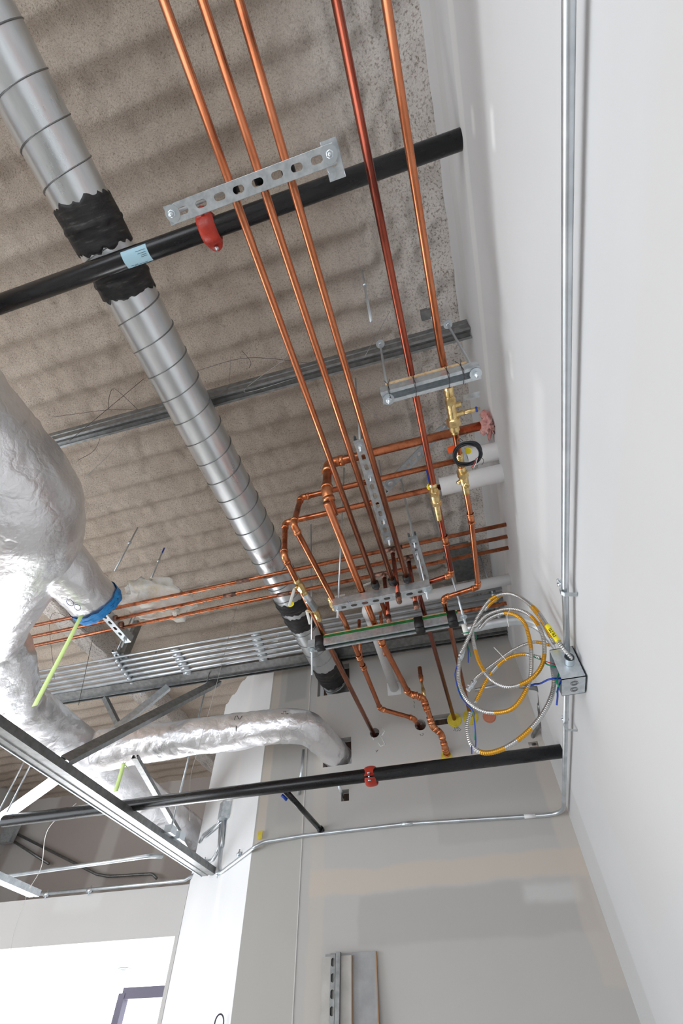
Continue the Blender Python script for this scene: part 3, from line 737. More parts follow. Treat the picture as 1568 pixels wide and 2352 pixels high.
run('copper_line', 'copper line half hidden among the steel conduits near the right wall', [(WX + 0.03, d2.y, 1.88), (0.02, d2.y, 1.88)], 0.0115, m='copper')
q = P(828, 1508, Z=ZP + 0.01)
run('copper_line', 'short upright copper leg dropping into the pipe behind the green edged strut', [(q.x, q.y, ZP), (q.x, q.y, 1.70)], 0.0098, m='copper')

# white drain
a = P(1165, 1330, X=WX); zz = 1.72; a = P(1150, 1334, Z=zz); b = P(843, 1400, Z=zz); e = P(905, 1582, Y=WY)
t = thing('drain_pipe', 'white plastic drain pipe that elbows toward the back wall', 'pipe', b)
bm = bmesh.new(); tube(bm, [(WX + 0.03, a.y, zz), (b.x, a.y + 0.01, zz), (e.x, WY + 0.02, e.z)], 0.0285, 24, bend=0.045); link('pipe_wall', bm, M['pvc'], t)
bm = bmesh.new(); tube(bm, [(b.x + 0.075, a.y + 0.01, zz), (b.x, a.y + 0.01, zz), (b.x - 0.002, a.y + 0.085, zz)], 0.0335, 24, bend=0.045); link('elbow', bm, M['pvc'], t)
bm = bmesh.new(); q = V((b.x - 0.003, a.y + 0.30, zz)); 
link('collar_ring', (tube(bm, [(b.x - 0.002, a.y + 0.086, zz), (b.x - 0.002, a.y + 0.092, zz)], 0.034, 24), bm)[1], M['galv'], t)
bm = bmesh.new(); box(bm, (e.x - 0.045, WY - 0.004, e.z - 0.045), (e.x + 0.045, WY + 0.0, e.z + 0.045)); link('wall_plate', bm, M['pvc'], t, smooth=False)
for (w, xl, lb) in ((w2, P(1072, 1052, Z=w2.z).x, 'white plastic sleeve around copper pipe just behind the black cable coil'), (w3, P(1010, 1117, Z=w3.z).x, 'longer white plastic sleeve in the right wall below the cable coil')):
    bm = bmesh.new(); tube(bm, [(WX + 0.03, w.y, w.z), (xl, w.y, w.z)], 0.040, 32, caps=False); tube(bm, [(xl, w.y, w.z), (WX + 0.03, w.y, w.z)], 0.036, 32, caps=False)
    bmesh.ops.remove_doubles(bm, verts=bm.verts, dist=1e-6)
    tag(link('pipe_sleeve', bm, M['pvc']), lb, 'sleeve')
# insulation tuft at the thick pipe
def lump(c, sx, sy, sz, amp, sc, seed=0, su=28, sv=20):
    bm = bmesh.new()
    def f(a, b):
        t, p = a * 2 * PI, (b - 0.5) * PI
        d = V((math.cos(p) * math.cos(t), math.cos(p) * math.sin(t), math.sin(p)))
        k = 1 + amp * N3(d * 1.0 + V((seed, 0, 0)), sc) + amp * 0.5 * N3(d + V((seed, 2, 0)), sc * 2.7)
        return V(c) + V((d.x * sx * k, d.y * sy * k, d.z * sz * k))
    grid_sheet(bm, f, su, sv); bmesh.ops.remove_doubles(bm, verts=bm.verts, dist=1e-5); return bm
tag(link('insulation_tuft', lump((WX - 0.012, w1.y - 0.005, w1.z - 0.005), 0.03, 0.045, 0.055, 0.8, 2.2), M['pink']), 'pink fibreglass stuffed around the thick copper pipe at the wall', 'insulation')

# ------------------------------------------------------------------ black sprinkler mains
pa0 = P(0, 699, Z=1.68); pa1 = P(1058, 320, X=WX); ddir = (pa1 - pa0).normalized()
t = thing('sprinkler_pipe', 'black steel sprinkler pipe crossing under the spiral duct, with the blue paper label', 'pipe', pa1)
bm = bmesh.new(); tube(bm, [pa0 - ddir * 0.5, pa1 + ddir * 0.05], 0.030, 32); link('pipe_wall', bm, M['black_pipe'], t)
la, lb_ = P(286, 590, Z=1.72), P(343, 574, Z=1.72)
def on_axis(q): return pa0 + ddir * (q - pa0).dot(ddir)
la, lb_ = on_axis(la), on_axis(lb_)
uu = V((0, 0, -1)); uu = (uu - ddir * uu.dot(ddir)).normalized(); vv = ddir.cross(uu)
bm = bmesh.new()
grid_sheet(bm, lambda a, b: la.lerp(lb_, a) + (uu * math.cos((b - 0.5) * 1.9 + 0.1) + vv * math.sin((b - 0.5) * 1.9 + 0.1)) * 0.0306, 8, 16)
lab = link('paper_label', bm, M['bluelabel'], t); lab['label'] = 'pale blue paper label with faint print'
bm = bmesh.new()
for i, (b0, s0, s1) in enumerate([(0.25, .55, .92), (0.38, .6, .92), (0.48, .7, .92), (0.56, .68, .92), (0.85, .15, .25), (0.85, .3, .42), (0.92, .25, .8)]):
    an = (b0 - 0.5) * 1.9 + 0.1
    tube(bm, [la.lerp(lb_, s0) + (uu * math.cos(an) + vv * math.sin(an)) * 0.0308, la.lerp(lb_, s1) + (uu * math.cos(an) + vv * math.sin(an)) * 0.0308], 0.0006, 4)
link('label_print', bm, M['ink'], lab)
pb1 = P(1290, 1725, X=WX); pb0 = P(10, 1886, Z=pb1.z)
t = thing('sprinkler_pipe', 'lower black steel sprinkler pipe crossing in front of the back wall', 'pipe', pb1)
bd = (pb1 - pb0).normalized()
bm = bmesh.new(); tube(bm, [pb0, pb1 + bd * 0.05], 0.029, 32); link('pipe_wall', bm, M['black_pipe'], t)
q = P(667, 1822, Z=pb1.z); q2 = P(738, 1908, Y=WY - 0.005)
bm = bmesh.new(); tube(bm, [V((q.x, pb0.y + (pb1.y - pb0.y) * (q.x - pb0.x) / (pb1.x - pb0.x), pb1.z - 0.015)), q2], 0.0135, 16)
tube(bm, [q2 + (q - q2).normalized() * 0.02, q2], 0.018, 16); link('branch_nipple', bm, M['black_pipe'], t)
bm = bmesh.new(); tube(bm, [V((q.x - 0.03, q.y - 0.04, pb1.z - 0.02)), V((q.x - 0.012, q.y - 0.015, pb1.z - 0.034))], 0.008, 12); link('outlet_boss', bm, M['blue'], t)
def coupling(c, d, r, label, roll=0.0):
    c, d = V(c), V(d).normalized()
    u = V((0, 0, 1)); u = (u - d * u.dot(d)).normalized(); w = d.cross(u)
    u, w = u * math.cos(roll) + w * math.sin(roll), w * math.cos(roll) - u * math.sin(roll)
    t = thing('pipe_coupling', label, 'coupling', c)
    for sg in (-1, 1):
        bm = bmesh.new()
        def f(a, b):
            an = sg * PI / 2 * 0 + (a - 0.5) * (PI - 0.10) + (0 if sg > 0 else PI)
            bb = b * 2 * PI; hw = r * 0.92; th = r * 0.46
            lug = max(0, 1 - abs(abs((a - 0.5) * 2) - 1) / 0.16)
            rr = r + th * 0.5 + th * 0.55 * math.sin(bb) + lug * r * 0.55 * (math.sin(bb) > -0.2) * max(0, math.sin(bb) + 0.2)
            return c + d * (math.cos(bb) * hw * (1 - 0.15 * lug)) + (w * math.cos(an) + u * math.sin(an)) * rr
        grid_sheet(bm, f, 40, 16)
        bmesh.ops.recalc_face_normals(bm, faces=bm.faces)
        link('housing_half', bm, M['red'], t)
    for sg in (-1, 1):
        bc = c + u * sg * r * 1.70
        bm = bmesh.new()
        lathe(bm, bc - w * r * 0.62, bc + w * r * 0.62, [(0, 0.0075), (0.007, 0.0075), (0.0071, 0.0045), (r * 1.24 - 0.0071, 0.0045), (r * 1.24 - 0.007, 0.0075), (r * 1.24, 0.0075)], 18, hexes=(0, 1, 4, 5))
        link('bolt', bm, M['zinc'], t)
    return t
ca = on_axis(P(484, 530, Z=1.76))
coupling(ca, ddir, 0.031, 'red grooved coupling on the upper black pipe beside the slotted strut', roll=-1.40)
cb = P(852, 1783, Z=pb1.z)
coupling(cb, bd, 0.030, 'red grooved coupling on the lower black pipe in front of the wall', roll=1.97)

# ------------------------------------------------------------------ hardware
def rod(bm, a, b, r=0.0046): tube(bm, [a, b], r, 10)
def washer_nut(t, c, n, rw=0.019, nut=True, name='washer'):
    c, n = V(c), V(n).normalized()
    bm = bmesh.new(); tube(bm, [c, c + n * 0.0025], rw, 24); ws = link(name, bm, M['zinc'], t, smooth=False)
    if nut:
        bm = bmesh.new(); lathe(bm, c + n * 0.0025, c + n * 0.0125, [(0, 0.0095), (0.009, 0.0095), (0.010, 0.007)], 18, hexes=(0, 1)); link('nut', bm, M['zinc'], ws, smooth=False)
def strut(t, p0, p1, n, w=0.041, h=0.041, slots=True, m='galv', name='channel', lip=0.009, groove=False, cname=None):
    bm = bmesh.new(); channel(bm, p0, p1, n, w, h, lip, slots, groove)
    return solid(link(name, bm, M[m], t, smooth=False), 0.0024)
DN, UP = V((0, 0, -1)), V((0, 0, 1))
# trapeze right above the camera
a, b = P(384, 497, Z=1.40), P(768, 352, Z=1.40)
t = thing('strut_trapeze', 'slotted strut trapeze right overhead carrying three copper pipes below the black pipe', 'hanger', (a + b) / 2)
strut(t, a, b, DN)
for (px, py) in ((397, 490), (757, 354)):
    q = P(px, py, Z=1.40); washer_nut(t, q - V((0, 0, 0.0015)), DN)
    bm = bmesh.new(); rod(bm, q - V((0, 0, 0.022)), q + V((0, 0, 0.97))); link('threaded_rod', bm, M['zinc'], t)
k0, k1 = P(752, 318, Z=1.445), P(778, 412, Z=1.425)
strut(t, P(753, 320, Z=1.45), P(776, 412, Z=1.45), DN, w=0.040, h=0.004, name='end_plate', lip=0)
# far trapeze under the three pipes
a, b = P(766, 1399, Z=1.40), P(990, 1354, Z=1.40)
t = thing('strut_trapeze', 'far slotted strut trapeze with blue marker writing where the three pipes end', 'hanger', (a + b) / 2)
strut(t, a, b, DN)
qs = [(776, 1396, P(790, 1075, Z=2.28)), (978, 1356, None)]
for px, py, top in qs:
    q = P(px, py, Z=1.40); washer_nut(t, q, DN, 0.016)
    bm = bmesh.new(); top = top or V((q.x - 0.02, q.y - 0.02, 2.28)); rod(bm, q - (top - q).normalized() * 0.05, top); link('threaded_rod', bm, M['zinc'], t)
fy = a.y - 0.0215
def fr(px, py): 
    return P(px, py, Y=fy)
strokes('marker_writing', [[fr(*q) for q in l] for l in ([(797, 1381), (799, 1386), (803, 1380)], [(805, 1384), (807, 1379), (809, 1383)], [(862, 1372), (864, 1366), (866, 1371), (868, 1365), (870, 1370)],
   [(905, 1361), (907, 1356)], [(909, 1361), (911, 1355)], [(906, 1358), (911, 1358)], [(913, 1356), (914, 1360), (916, 1356), (918, 1360), (920, 1355)], [(946, 1353), (949, 1348), (951, 1352), (953, 1347), (955, 1351)], [(957, 1351), (959, 1346), (962, 1350)])], 0.0011, M['blueink'], t)
# strut with the plywood strip (upper right)
a, b = P(877, 917, Z=1.385), P(1103, 853, Z=1.385)
ym = (a.y + b.y) / 2; a = V((a.x, ym, 1.425)); b = V((b.x, ym, 1.425))
t = thing('strut_trapeze', 'strut trapeze with a plywood strip wired on, hung beside the right wall', 'hanger', (a + b) / 2)
strut(t, a, b, UP)
bm = bmesh.new(); bar(bm, V((a.x + 0.02, ym - 0.003, 1.4335)), V((b.x - 0.03, ym - 0.003, 1.4335)), 0.040, 0.014); o = link('plywood_strip', bm, M['wood'], t, smooth=False)
for (px, py), (tx, ty) in (((892, 917), (873, 790)), ((1092, 858), (1028, 745))):
    q = P(px, py, Z=1.381); top = P(tx, ty, Z=2.03)
    washer_nut(t, q, DN, 0.0185); bm = bmesh.new(); rod(bm, q - (top - q).normalized() * 0.03, top); link('threaded_rod', bm, M['zinc'], t)
    washer_nut(t, top, DN, 0.0185)
for xx in (-0.02, x4[0] * 0.6 + e4.x * 0.4, x5[0], 0.21):
    bm = bmesh.new()
    r1 = 0.030
    tube(bm, [(xx - 0.008, ym - 0.022, 1.462), (xx, ym - 0.023, 1.43), (xx + 0.003, ym - 0.023, 1.382), (xx, ym, 1.380), (xx - 0.003, ym + 0.023, 1.382), (xx, ym + 0.023, 1.43), (xx + 0.008, ym + 0.022, 1.462)], 0.0011, 6)
    tube(bm, [(xx + 0.010, ym - 0.022, 1.462), (xx + 0.003, ym - 0.024, 1.43), (xx - 0.002, ym - 0.024, 1.382), (xx + 0.001, ym + 0.006, 1.376)], 0.0011, 6)
    link('tie_wire', bm, M['wire'], t)
# green edged strut (lower)
a, b = P(710, 1494, Z=1.382), P(1070, 1424, Z=1.382); ym = (a.y + b.y) / 2
t = thing('strut_trapeze', 'long strut trapeze with a green edged wooden strip and black tape wraps', 'hanger', (a + b) / 2)
strut(t, (a.x, ym, 1.420), (b.x, ym, 1.420), UP, slots=False)
bm = bmesh.new(); bar(bm, (a.x + 0.045, ym, 1.4355), (b.x - 0.03, ym, 1.4355), 0.040, 0.008); link('wood_strip', bm, M['wood'], t, smooth=False)
bm = bmesh.new(); bar(bm, (a.x + 0.045, ym, 1.4240), (b.x - 0.03, ym, 1.4240), 0.0445, 0.014); link('painted_edge', bm, M['green'], t, smooth=False)
for px in (738, 963, 1038):
    q = P(px, 1480 - (px - 738) * 0.2, Z=1.41)
    bm = bmesh.new(); box(bm, (q.x - 0.022, ym - 0.0245, 1.375), (q.x + 0.022, ym + 0.0245, 1.4405)); bmesh.ops.bevel(bm, geom=bm.edges[:], offset=0.003, segments=2, affect='EDGES'); link('tape_wrap', bm, M['rubber'], t)
for (px, py), (tx, ty) in (((716, 1493), (714, 1205)), ((1064, 1417), (1036, 1300))):
    q = P(px, py, Z=1.376); top = V((q.x - 0.02, q.y - 0.01, 2.28)) if tx > 900 else V((P(tx, ty, Z=2.25)))
    washer_nut(t, q, DN, 0.0165); bm = bmesh.new(); rod(bm, q - (top - q).normalized() * (0.13 if tx < 900 else 0.05), top); link('threaded_rod', bm, M['zinc'], t)
# strut along the run between the pipes
a, b = P(823, 1010, Z=1.648), P(893, 1247, Z=1.648)
t = thing('strut_support', 'slotted strut running lengthwise between the copper pipes under the thick crossing pipe', 'strut', (a + b) / 2)
strut(t, a, b, DN)
for (px, py) in ((827, 1024), (850, 1092), (881, 1190), (893, 1238)):
    q = P(px, py, Z=1.648); washer_nut(t, q, DN, 0.017)
    bm = bmesh.new(); rod(bm, q - V((0, 0, 0.045)), V((q.x, q.y, 2.34)) if px in (827, 893) else q + V((0, 0, 0.06))); link('threaded_rod', bm, M['zinc'], t)
# short lengthwise strut by the end of the pipes
a, b = P(946, 1232, Z=1.665), P(984, 1357, Z=1.60)
t = thing('strut_support', 'short slotted strut leaning beside the far trapeze with double rods above it', 'strut', (a + b) / 2)
strut(t, a, b, DN + V((0, 0.05, 0)))
for (px, py, tx, ty) in ((950, 1242, 920, 1095), (957, 1270, 928, 1140), (978, 1335, 975, 1320)):
    q = P(px, py, Z=1.645); washer_nut(t, q, DN, 0.014)
    bm = bmesh.new(); rod(bm, q - V((0, 0, 0.05)), P(tx, ty, Z=2.30) if px < 970 else q + V((0, 0, .05))); link('threaded_rod', bm, M['zinc'], t)
# diagonal seismic brace
a, b = P(886, 1122, Z=1.80), P(1018, 984, Z=2.22)
t = thing('seismic_brace', 'slanted slotted steel brace rising toward the ceiling behind the copper pipes', 'brace', (a + b) / 2)
strut(t, a, b, V((0.0, -0.5, -1)), w=0.041, h=0.021)
bm = bmesh.new(); bar(bm, b, P(1040, 976, Z=2.26), 0.04, 0.005, up=(0, -0.4, 1)); link('hinge_plate', bm, M['zinc'], t, smooth=False)
washer_nut(t, P(1029, 980, Z=2.235), DN, 0.012); washer_nut(t, P(896, 1111, Z=1.825), V((0, -.4, -1)), 0.012)
# left strut under the three small lines
a, b = P(233, 1408, Z=1.665), P(294, 1476, Z=1.665)
t = thing('strut_support', 'white slotted strut under the three thin copper lines beside the blue tape', 'strut', (a + b) / 2)
strut(t, a, b, DN)
q = P(288, 1466, Z=1.665); washer_nut(t, q, DN, 0.012)
bm = bmesh.new(); rod(bm, q - V((0, 0, 0.06)), q + V((0, 0, 0.65))); link('threaded_rod', bm, M['zinc'], t)
bm = bmesh.new(); q = P(205, 1380, Z=1.69); rod(bm, q - V((0, 0, 0.02)), q + V((0, 0, 0.05))); link('threaded_rod', bm, M['zinc'], t)
for px, py in ((247, 1404), (263, 1420), (277, 1434)):
    q = P(px, py, Z=1.688)
    bm = bmesh.new(); tube(bm, [q - V((0.012, 0, 0)), q + V((0.012, 0, 0))], 0.016, 12); link('pipe_clip', bm, M['copper_tarnish'], t)
# free rods hanging from the deck
for i, (px, py, qx, qy, lb) in enumerate([(316, 1212, 262, 1312, 'threaded rod hanging from the deck above the blue taped stub'), (377, 1259, 344, 1340, 'threaded rod with a blue painted tip above the cream batt'), (831, 622, 837, 742, 'short bare rod sticking down between the copper pipes')]):
    a = P(px, py, Z=2.36)
    b = P(qx, qy, Y=a.y) if i < 2 else P(qx, qy, Y=a.y + 0.0)
    b = V((a.x, a.y, max(1.75, b.z))) if i < 2 else V((a.x, a.y, b.z))
    t = thing('hanger_rod', lb, 'rod', a); bm = bmesh.new(); rod(bm, a, b, 0.005); link('rod_shank', bm, M['zinc'], t)
    c = a.lerp(b, 0.35); bm = bmesh.new(); lathe(bm, c, c + (b - a).normalized() * 0.02, [(0, 0.009), (0.02, 0.009)], 12, hexes=(0, 1)); link('nut', bm, M['zinc'], t)
    if i == 1:
        bm = bmesh.new(); tube(bm, [a, a.lerp(b, 0.15)], 0.0054, 10); link('painted_tip', bm, M['blue'], t)

# ceiling track above the duct
tz = 2.05; ty_ = 0.70
t = thing('ceiling_track', 'long grey steel stud track fixed below the foamed deck, ending black at the right wall', 'track', (-0.5, ty_, tz))
strut(t, (-2.9, ty_ - 0.025, tz), (WX - 0.002, ty_ + 0.02, tz), V((0, -1, -0.25)), w=0.062, h=0.02, slots=False, m='stud', groove=True, lip=0)
strut(t, (-2.9, ty_ + 0.01, tz - 0.012), (WX - 0.002, ty_ + 0.055, tz - 0.012), V((0, 0.3, 1)), w=0.045, h=0.034, slots=False, m='stud', name='lower_channel', lip=0.008)
bm = bmesh.new(); q = P(988, 727, Z=2.10); bar(bm, q + V((0, -0.03, 0.03)), q + V((0.02, 0.08, -0.03)), 0.012, 0.012); link('clamp_bolt', bm, M['zinc'], t)
bm = bmesh.new(); q = P(978, 722, Z=2.12); box(bm, q - V((0.022, 0.02, 0.015)), q + V((0.022, 0.02, 0.02))); link('beam_clamp', bm, M['stud'], t, smooth=False)

# ------------------------------------------------------------------ conduit rack
zc = 1.975
ys = [1473, 1484.5, 1496, 1508, 1519.5, 1531]
names = ['farthest from the wall', 'second from the room side', 'third from the room side', 'third from the wall side', 'second from the wall side', 'closest to the back wall']
for i, yy in enumerate(ys):
    q = P(505, yy, Z=zc); r = (0.008, 0.0125, 0.0135, 0.0145, 0.0145, 0.015)[i]
    t = thing('steel_conduit', 'long steel conduit in the row of six on the rack, ' + names[i], 'conduit', (-1, q.y, zc), 'row of steel conduits before the back wall')
    xe = -3.1
    bm = bmesh.new(); tube(bm, [(WX + 0.03, q.y, zc), (xe, q.y - 0.05, zc)], r, 14); link('pipe_wall', bm, M['emt'], t)
    for px in ((597 + i * 4), 385 + i * 7):
        c = P(px, yy + (600 - px) * 0.0, Z=zc); c = V((c.x, q.y, zc)); bm = bmesh.new(); tube(bm, [c - V((0.03, 0, 0)), c + V((0.03, 0, 0))], r * 1.22, 14); link('set_screw_coupling', bm, M['galv'], t)
for (xa, ya, xb, yb, lb) in ((262, 1497, 328, 1594, 'strut trapeze under the conduit row near the silver ducts'), (1128, 1352, 1150, 1432, 'strut under the conduit row at the right wall')):
    a, b = P(xa, ya, Z=1.995), P(xb, yb, Z=1.995)
    t = thing('conduit_trapeze', lb, 'hanger', (a + b) / 2); strut(t, a, b, DN, h=0.018)
    for q in (a.lerp(b, 0.05), a.lerp(b, 0.95)):
        bm = bmesh.new(); rod(bm, q - V((0, 0, 0.02)), q + V((0, 0, 0.37))); link('threaded_rod', bm, M['zinc'], t)
    for i, yy in enumerate(ys):
        qy = P(505, yy, Z=zc).y
        if min(a.y, b.y) < qy < max(a.y, b.y):
            s = (qy - a.y) / (b.y - a.y); q = a.lerp(b, s)
            bm = bmesh.new(); tube(bm, [V((q.x - 0.012, qy, zc)), V((q.x + 0.012, qy, zc))], 0.0165, 12); link('conduit_strap', bm, M['zinc'], t)
q = P(282, 1508, Z=2.0)
bm = bmesh.new(); box(bm, q - V((0.025, 0.03, 0.0)), q + V((0.025, 0.03, 0.30))); tag(link('post_base', bm, M['stud'], smooth=False), 'dark steel post coming down beside the foamed joist to the conduits', 'post')
# ledger at the top of the back wall
t = thing('steel_ledger', 'wide grey steel ledger with a dark open edge along the top of the back wall', 'stud', (-1, 2.72, 1.96))
strut(t, (-3.1, 2.60, 1.955), (WX - 0.003, 2.690, 1.955), V((0, -0.35, -1)), w=0.065, h=0.02, slots=False, m='stud', lip=0)
strut(t, (-3.1, 2.645, 1.965), (WX - 0.003, 2.745, 1.965), UP, w=0.035, h=0.035, slots=False, m='stud', name='lower_channel', lip=0.006)
# dark box near the wall in the foam
bm = bmesh.new(); box(bm, (0.11, 2.20, 2.20), (0.24, 2.46, 2.30)); tag(link('deck_plate', bm, M['stud'], smooth=False), 'dark steel box set in the foam near the right wall', 'box')

# ------------------------------------------------------------------ valves
def at_line(px, py, x): 
    q = P(px, py, Z=ZP); return V((x, q.y, ZP))
# circuit setter on the wall side pipe
def pos5(py, px=None):
    # y position on the pipe seen at image row py
    for (xa, ya), (xb, yb) in zip(L5, L5[1:]):
        if ya <= py <= yb: return P(xa + (xb - xa) * (py - ya) / (yb - ya), py, Z=ZP)
a, b = pos5(888), pos5(995)
t = thing('balancing_valve', 'brass balancing valve with a blue capped test port on the pipe by the white wall', 'valve', a)
L = (b - a).length
bm = bmesh.new(); lathe(bm, a, b, [(0, .0145), (.008, .0165), (.03, .0165), (.034, .0135), (.045, .0185), (.06, .0185), (.065, .0165), (.115, .015), (.12, .023), (.145, .024), (.147, .016), (.165, .018), (.167, .0145), (L, .0135)], 24, hexes=(4, 5, 8, 9)); link('valve_body', bm, M['brass'], t, smooth=False)
c = a + (b - a).normalized() * 0.085
for dy, ln, zr in ((-0.012, 0.028, 0.008), (0.022, 0.032, 0.008)):
    bm = bmesh.new(); lathe(bm, c + V((0, dy, 0)), c + V((1, dy, 0)), [(0, .012), (ln - .01, .011), (ln - .01, .0095), (ln + .004, .0095)], 14, hexes=(0, 1)); link('test_port', bm, M['brass'], t, smooth=False)
bm = bmesh.new(); q = c + V((0.03, 0.022, 0)); lathe(bm, q, q + V((1, 0, 0)), [(0, .006), (.012, .006), (.013, .008), (.055, .008), (.056, .005), (.062, .005)], 12); link('port_extension', bm, M['brass'], t)
bm = bmesh.new(); tube(bm, [q + V((0.048, 0, 0)), q + V((0.053, 0, 0))], 0.0095, 14); link('port_cap', bm, M['blue'], t)
bm = bmesh.new(); q = c + V((0.045, -0.02, 0.02)); bar(bm, q, q + V((0.055, 0.0, 0.0)), 0.030, 0.0008, up=(0, -0.4, 1)); link('spec_tag', bm, M['galv'], t, smooth=False)
# second brass assembly lower on the same pipe
a, b = pos5(1042), pos5(1068)
t = thing('control_valve', 'brass control valve on the pipe by the wall, half behind the black cable coil', 'valve', a)
bm = bmesh.new(); lathe(bm, a, b + V((0, 0.01, 0)), [(0, .0145), (.012, .016), (.02, .0135), (.05, .015)], 20); link('valve_body', bm, M['brass'], t)
a, b = pos5(1072), pos5(1132); L = (b - a).length
bm = bmesh.new(); lathe(bm, a, b, [(0, .0135), (.012, .0155), (.022, .0135), (.024, .021), (.045, .021), (.047, .0175), (.075, .0165), (.078, .013), (L, .0125)], 24, hexes=(3, 4)); link('union_body', bm, M['brass'], t, smooth=False)
c = a.lerp(b, 0.52)
bm = bmesh.new(); lathe(bm, c, c + V((-1, 0, -0.2)), [(0, .010), (.022, .009), (.023, .007), (.028, .007)], 12); link('side_port', bm, M['brass'], t)
bm = bmesh.new(); lathe(bm, c + V((.003, .01, 0)), c + V((0.1, 0.2, -1)), [(0, .011), (.02, .011), (.021, .006), (.019, .004)], 14); link('drain_port', bm, M['brass'], t)
c = pos5(1035)
bm = bmesh.new(); bar(bm, c + V((0.012, -0.03, 0.02)), c + V((0.028, 0.09, 0.02)), 0.014, 0.010); link('valve_lever', bm, M['galv'], t, smooth=False)
bm = bmesh.new(); box(bm, c + V((-0.035, -0.022, -0.002)), c + V((-0.01, 0.0, 0.006))); link('lever_grip', bm, M['orange'], t, smooth=False)
bm = bmesh.new(); tube(bm, [c + V((0.035, 0.02, 0.012)), c + V((0.036, 0.02, 0.015))], 0.013, 20); link('round_tag', bm, M['ytag'], t, smooth=False)
# black cable coil
cc = P(1073, 1044, Z=1.40); t = thing('cable_coil', 'coil of black cable with red and white wire ends hung on the pipe', 'cable', cc)
for k in range(8):
    pts = []; random.seed(20 + k); rr = 0.041 + 0.0026 * (k % 4); ph = random.random() * 6
    for i in range(49):
        a = 2 * PI * i / 48
        pts.append(cc + V((math.cos(a) * rr * 1.02 + 0.002 * math.sin(3 * a + ph), math.sin(a) * rr * 0.86 + 0.002 * math.cos(2 * a + ph), 0.006 * math.sin(a * 2 + ph) + 0.35 * math.sin(a) * rr * -0.5 + 0.0022 * (k // 4))))
    bm = bmesh.new(); tube(bm, pts, 0.0026, 8, caps=False); link('cable_turn', bm, M['cable'], t)
bm = bmesh.new(); tube(bm, [P(1058, 1014, Z=1.42), P(1052, 1012, Z=1.43), P(1056, 1007, Z=1.44), P(1062, 1012, Z=1.42)], 0.0013, 6); link('hanging_tie', bm, M['wire'], t)
for mm, px in (('rwire', 1090), ('white', 1093)):
    bm = bmesh.new(); tube(bm, [P(px + 3, 1052, Z=1.385), P(px, 1064, Z=1.38), P(px - 8 if mm == 'rwire' else px - 5, 1074, Z=1.375)], 0.0012, 6, bend=0.01); link('wire_end', bm, M[mm], t)
bm = bmesh.new(); tube(bm, [P(1103, 1050, Z=1.39), P(1110, 1055, Z=1.37), P(1110, 1062, Z=1.37), P(1106, 1068, Z=1.37)], 0.0009, 6, bend=0.01); link('wire_end', bm, M['wire'], t)
# valve on the dark pipe
def pos4(py): 
    q = P(773 + 0.1978 * py, py, Z=ZP); return V((q.x, q.y, ZP))
a, b = pos4(1110), pos4(1192); L = (b - a).length
t = thing('ball_valve', 'brass ball valve with a blue lever on the dark red copper pipe', 'valve', a)
bm = bmesh.new(); lathe(bm, a, b, [(0, .0135), (.008, .0165), (.02, .0135), (.034, .0165), (.036, .0205), (.052, .0215), (.054, .019), (.085, .018), (.087, .022), (.102, .022), (.104, .0145), (L, .013)], 24, hexes=(4, 5, 8, 9)); link('valve_body', bm, M['brass'], t, smooth=False)
bm = bmesh.new(); q0, q1 = P(990, 1090, Z=1.47), P(985, 1140, Z=1.46); bar(bm, P(994, 1150, Z=1.455), P(986, 1108, Z=1.47), 0.008, 0.003); arm = link('lever_arm', bm, M['zinc'], t, smooth=False)
bm = bmesh.new(); bar(bm, P(987, 1108, Z=1.47), P(981, 1080, Z=1.475), 0.010, 0.006); link('lever_grip', bm, M['blue'], arm, smooth=False)['label'] = 'blue grip'
bm = bmesh.new(); tube(bm, [P(987, 1118, Z=1.462), P(988, 1118, Z=1.458)], 0.013, 18); link('round_tag', bm, M['ytag'], t, smooth=False)
# two valves on the leftmost riser
def along(px, py): return P(px, py, Z=ZP)
def small_valve(pa, pb, label, lever, tagp=None, gm='white'):
    a, b = pa, pb; L = (b - a).length
    t = thing('ball_valve', label, 'valve', a)
    bm = bmesh.new(); lathe(bm, a, b, [(0, .0145), (L * .12, .017), (L * .25, .0145), (L * .35, .019), (L * .6, .020), (L * .75, .017), (L * .8, .0145), (L * .9, .0165), (L, .0145)], 20, hexes=(3, 4)); link('valve_body', bm, M['brass'], t, smooth=False)
    c = a.lerp(b, 0.45)
    bm = bmesh.new(); lathe(bm, c, lever[0], [(0, .009), ((lever[0] - c).length, .006)], 12); stem = link('valve_stem', bm, M['brass'], t)
    bm = bmesh.new(); bar(bm, lever[0], lever[1], 0.013, 0.005); bmesh.ops.bevel(bm, geom=bm.edges[:], offset=0.0015, segments=1, affect='EDGES'); link('lever', bm, M[gm], stem)
    if tagp:
        bm = bmesh.new(); tube(bm, [tagp, tagp + V((0, 0.0015, 0))], 0.014, 18); link('round_tag', bm, M['ytag'], t, smooth=False)
    return t
small_valve(P(679, 1330, Z=ZP), P(700, 1364, Z=ZP), 'upper brass valve with a drooping white lever and a round yellow tag', (P(676, 1352, Z=1.43), P(664, 1392, Z=1.36)), P(668, 1388, Z=1.37))
bm = bmesh.new(); a, b = P(698, 1364, Z=ZP), P(722, 1398, Z=ZP); L = (b - a).length
lathe(bm, a, b, [(0, .0175), (L * .3, .0175), (L * .33, .020), (L * .4, .020), (L * .42, .018), (L, .018)], 20)
tag(link('steel_nipple', bm, M['galv']), 'grey metal pipe piece between the two brass valves', 'fitting')
small_valve(P(719, 1396, Z=ZP), P(733, 1424, Z=ZP), 'lower brass valve with a white lever beside the threaded rod', (P(704, 1402, Z=1.43), P(712, 1434, Z=1.40)))
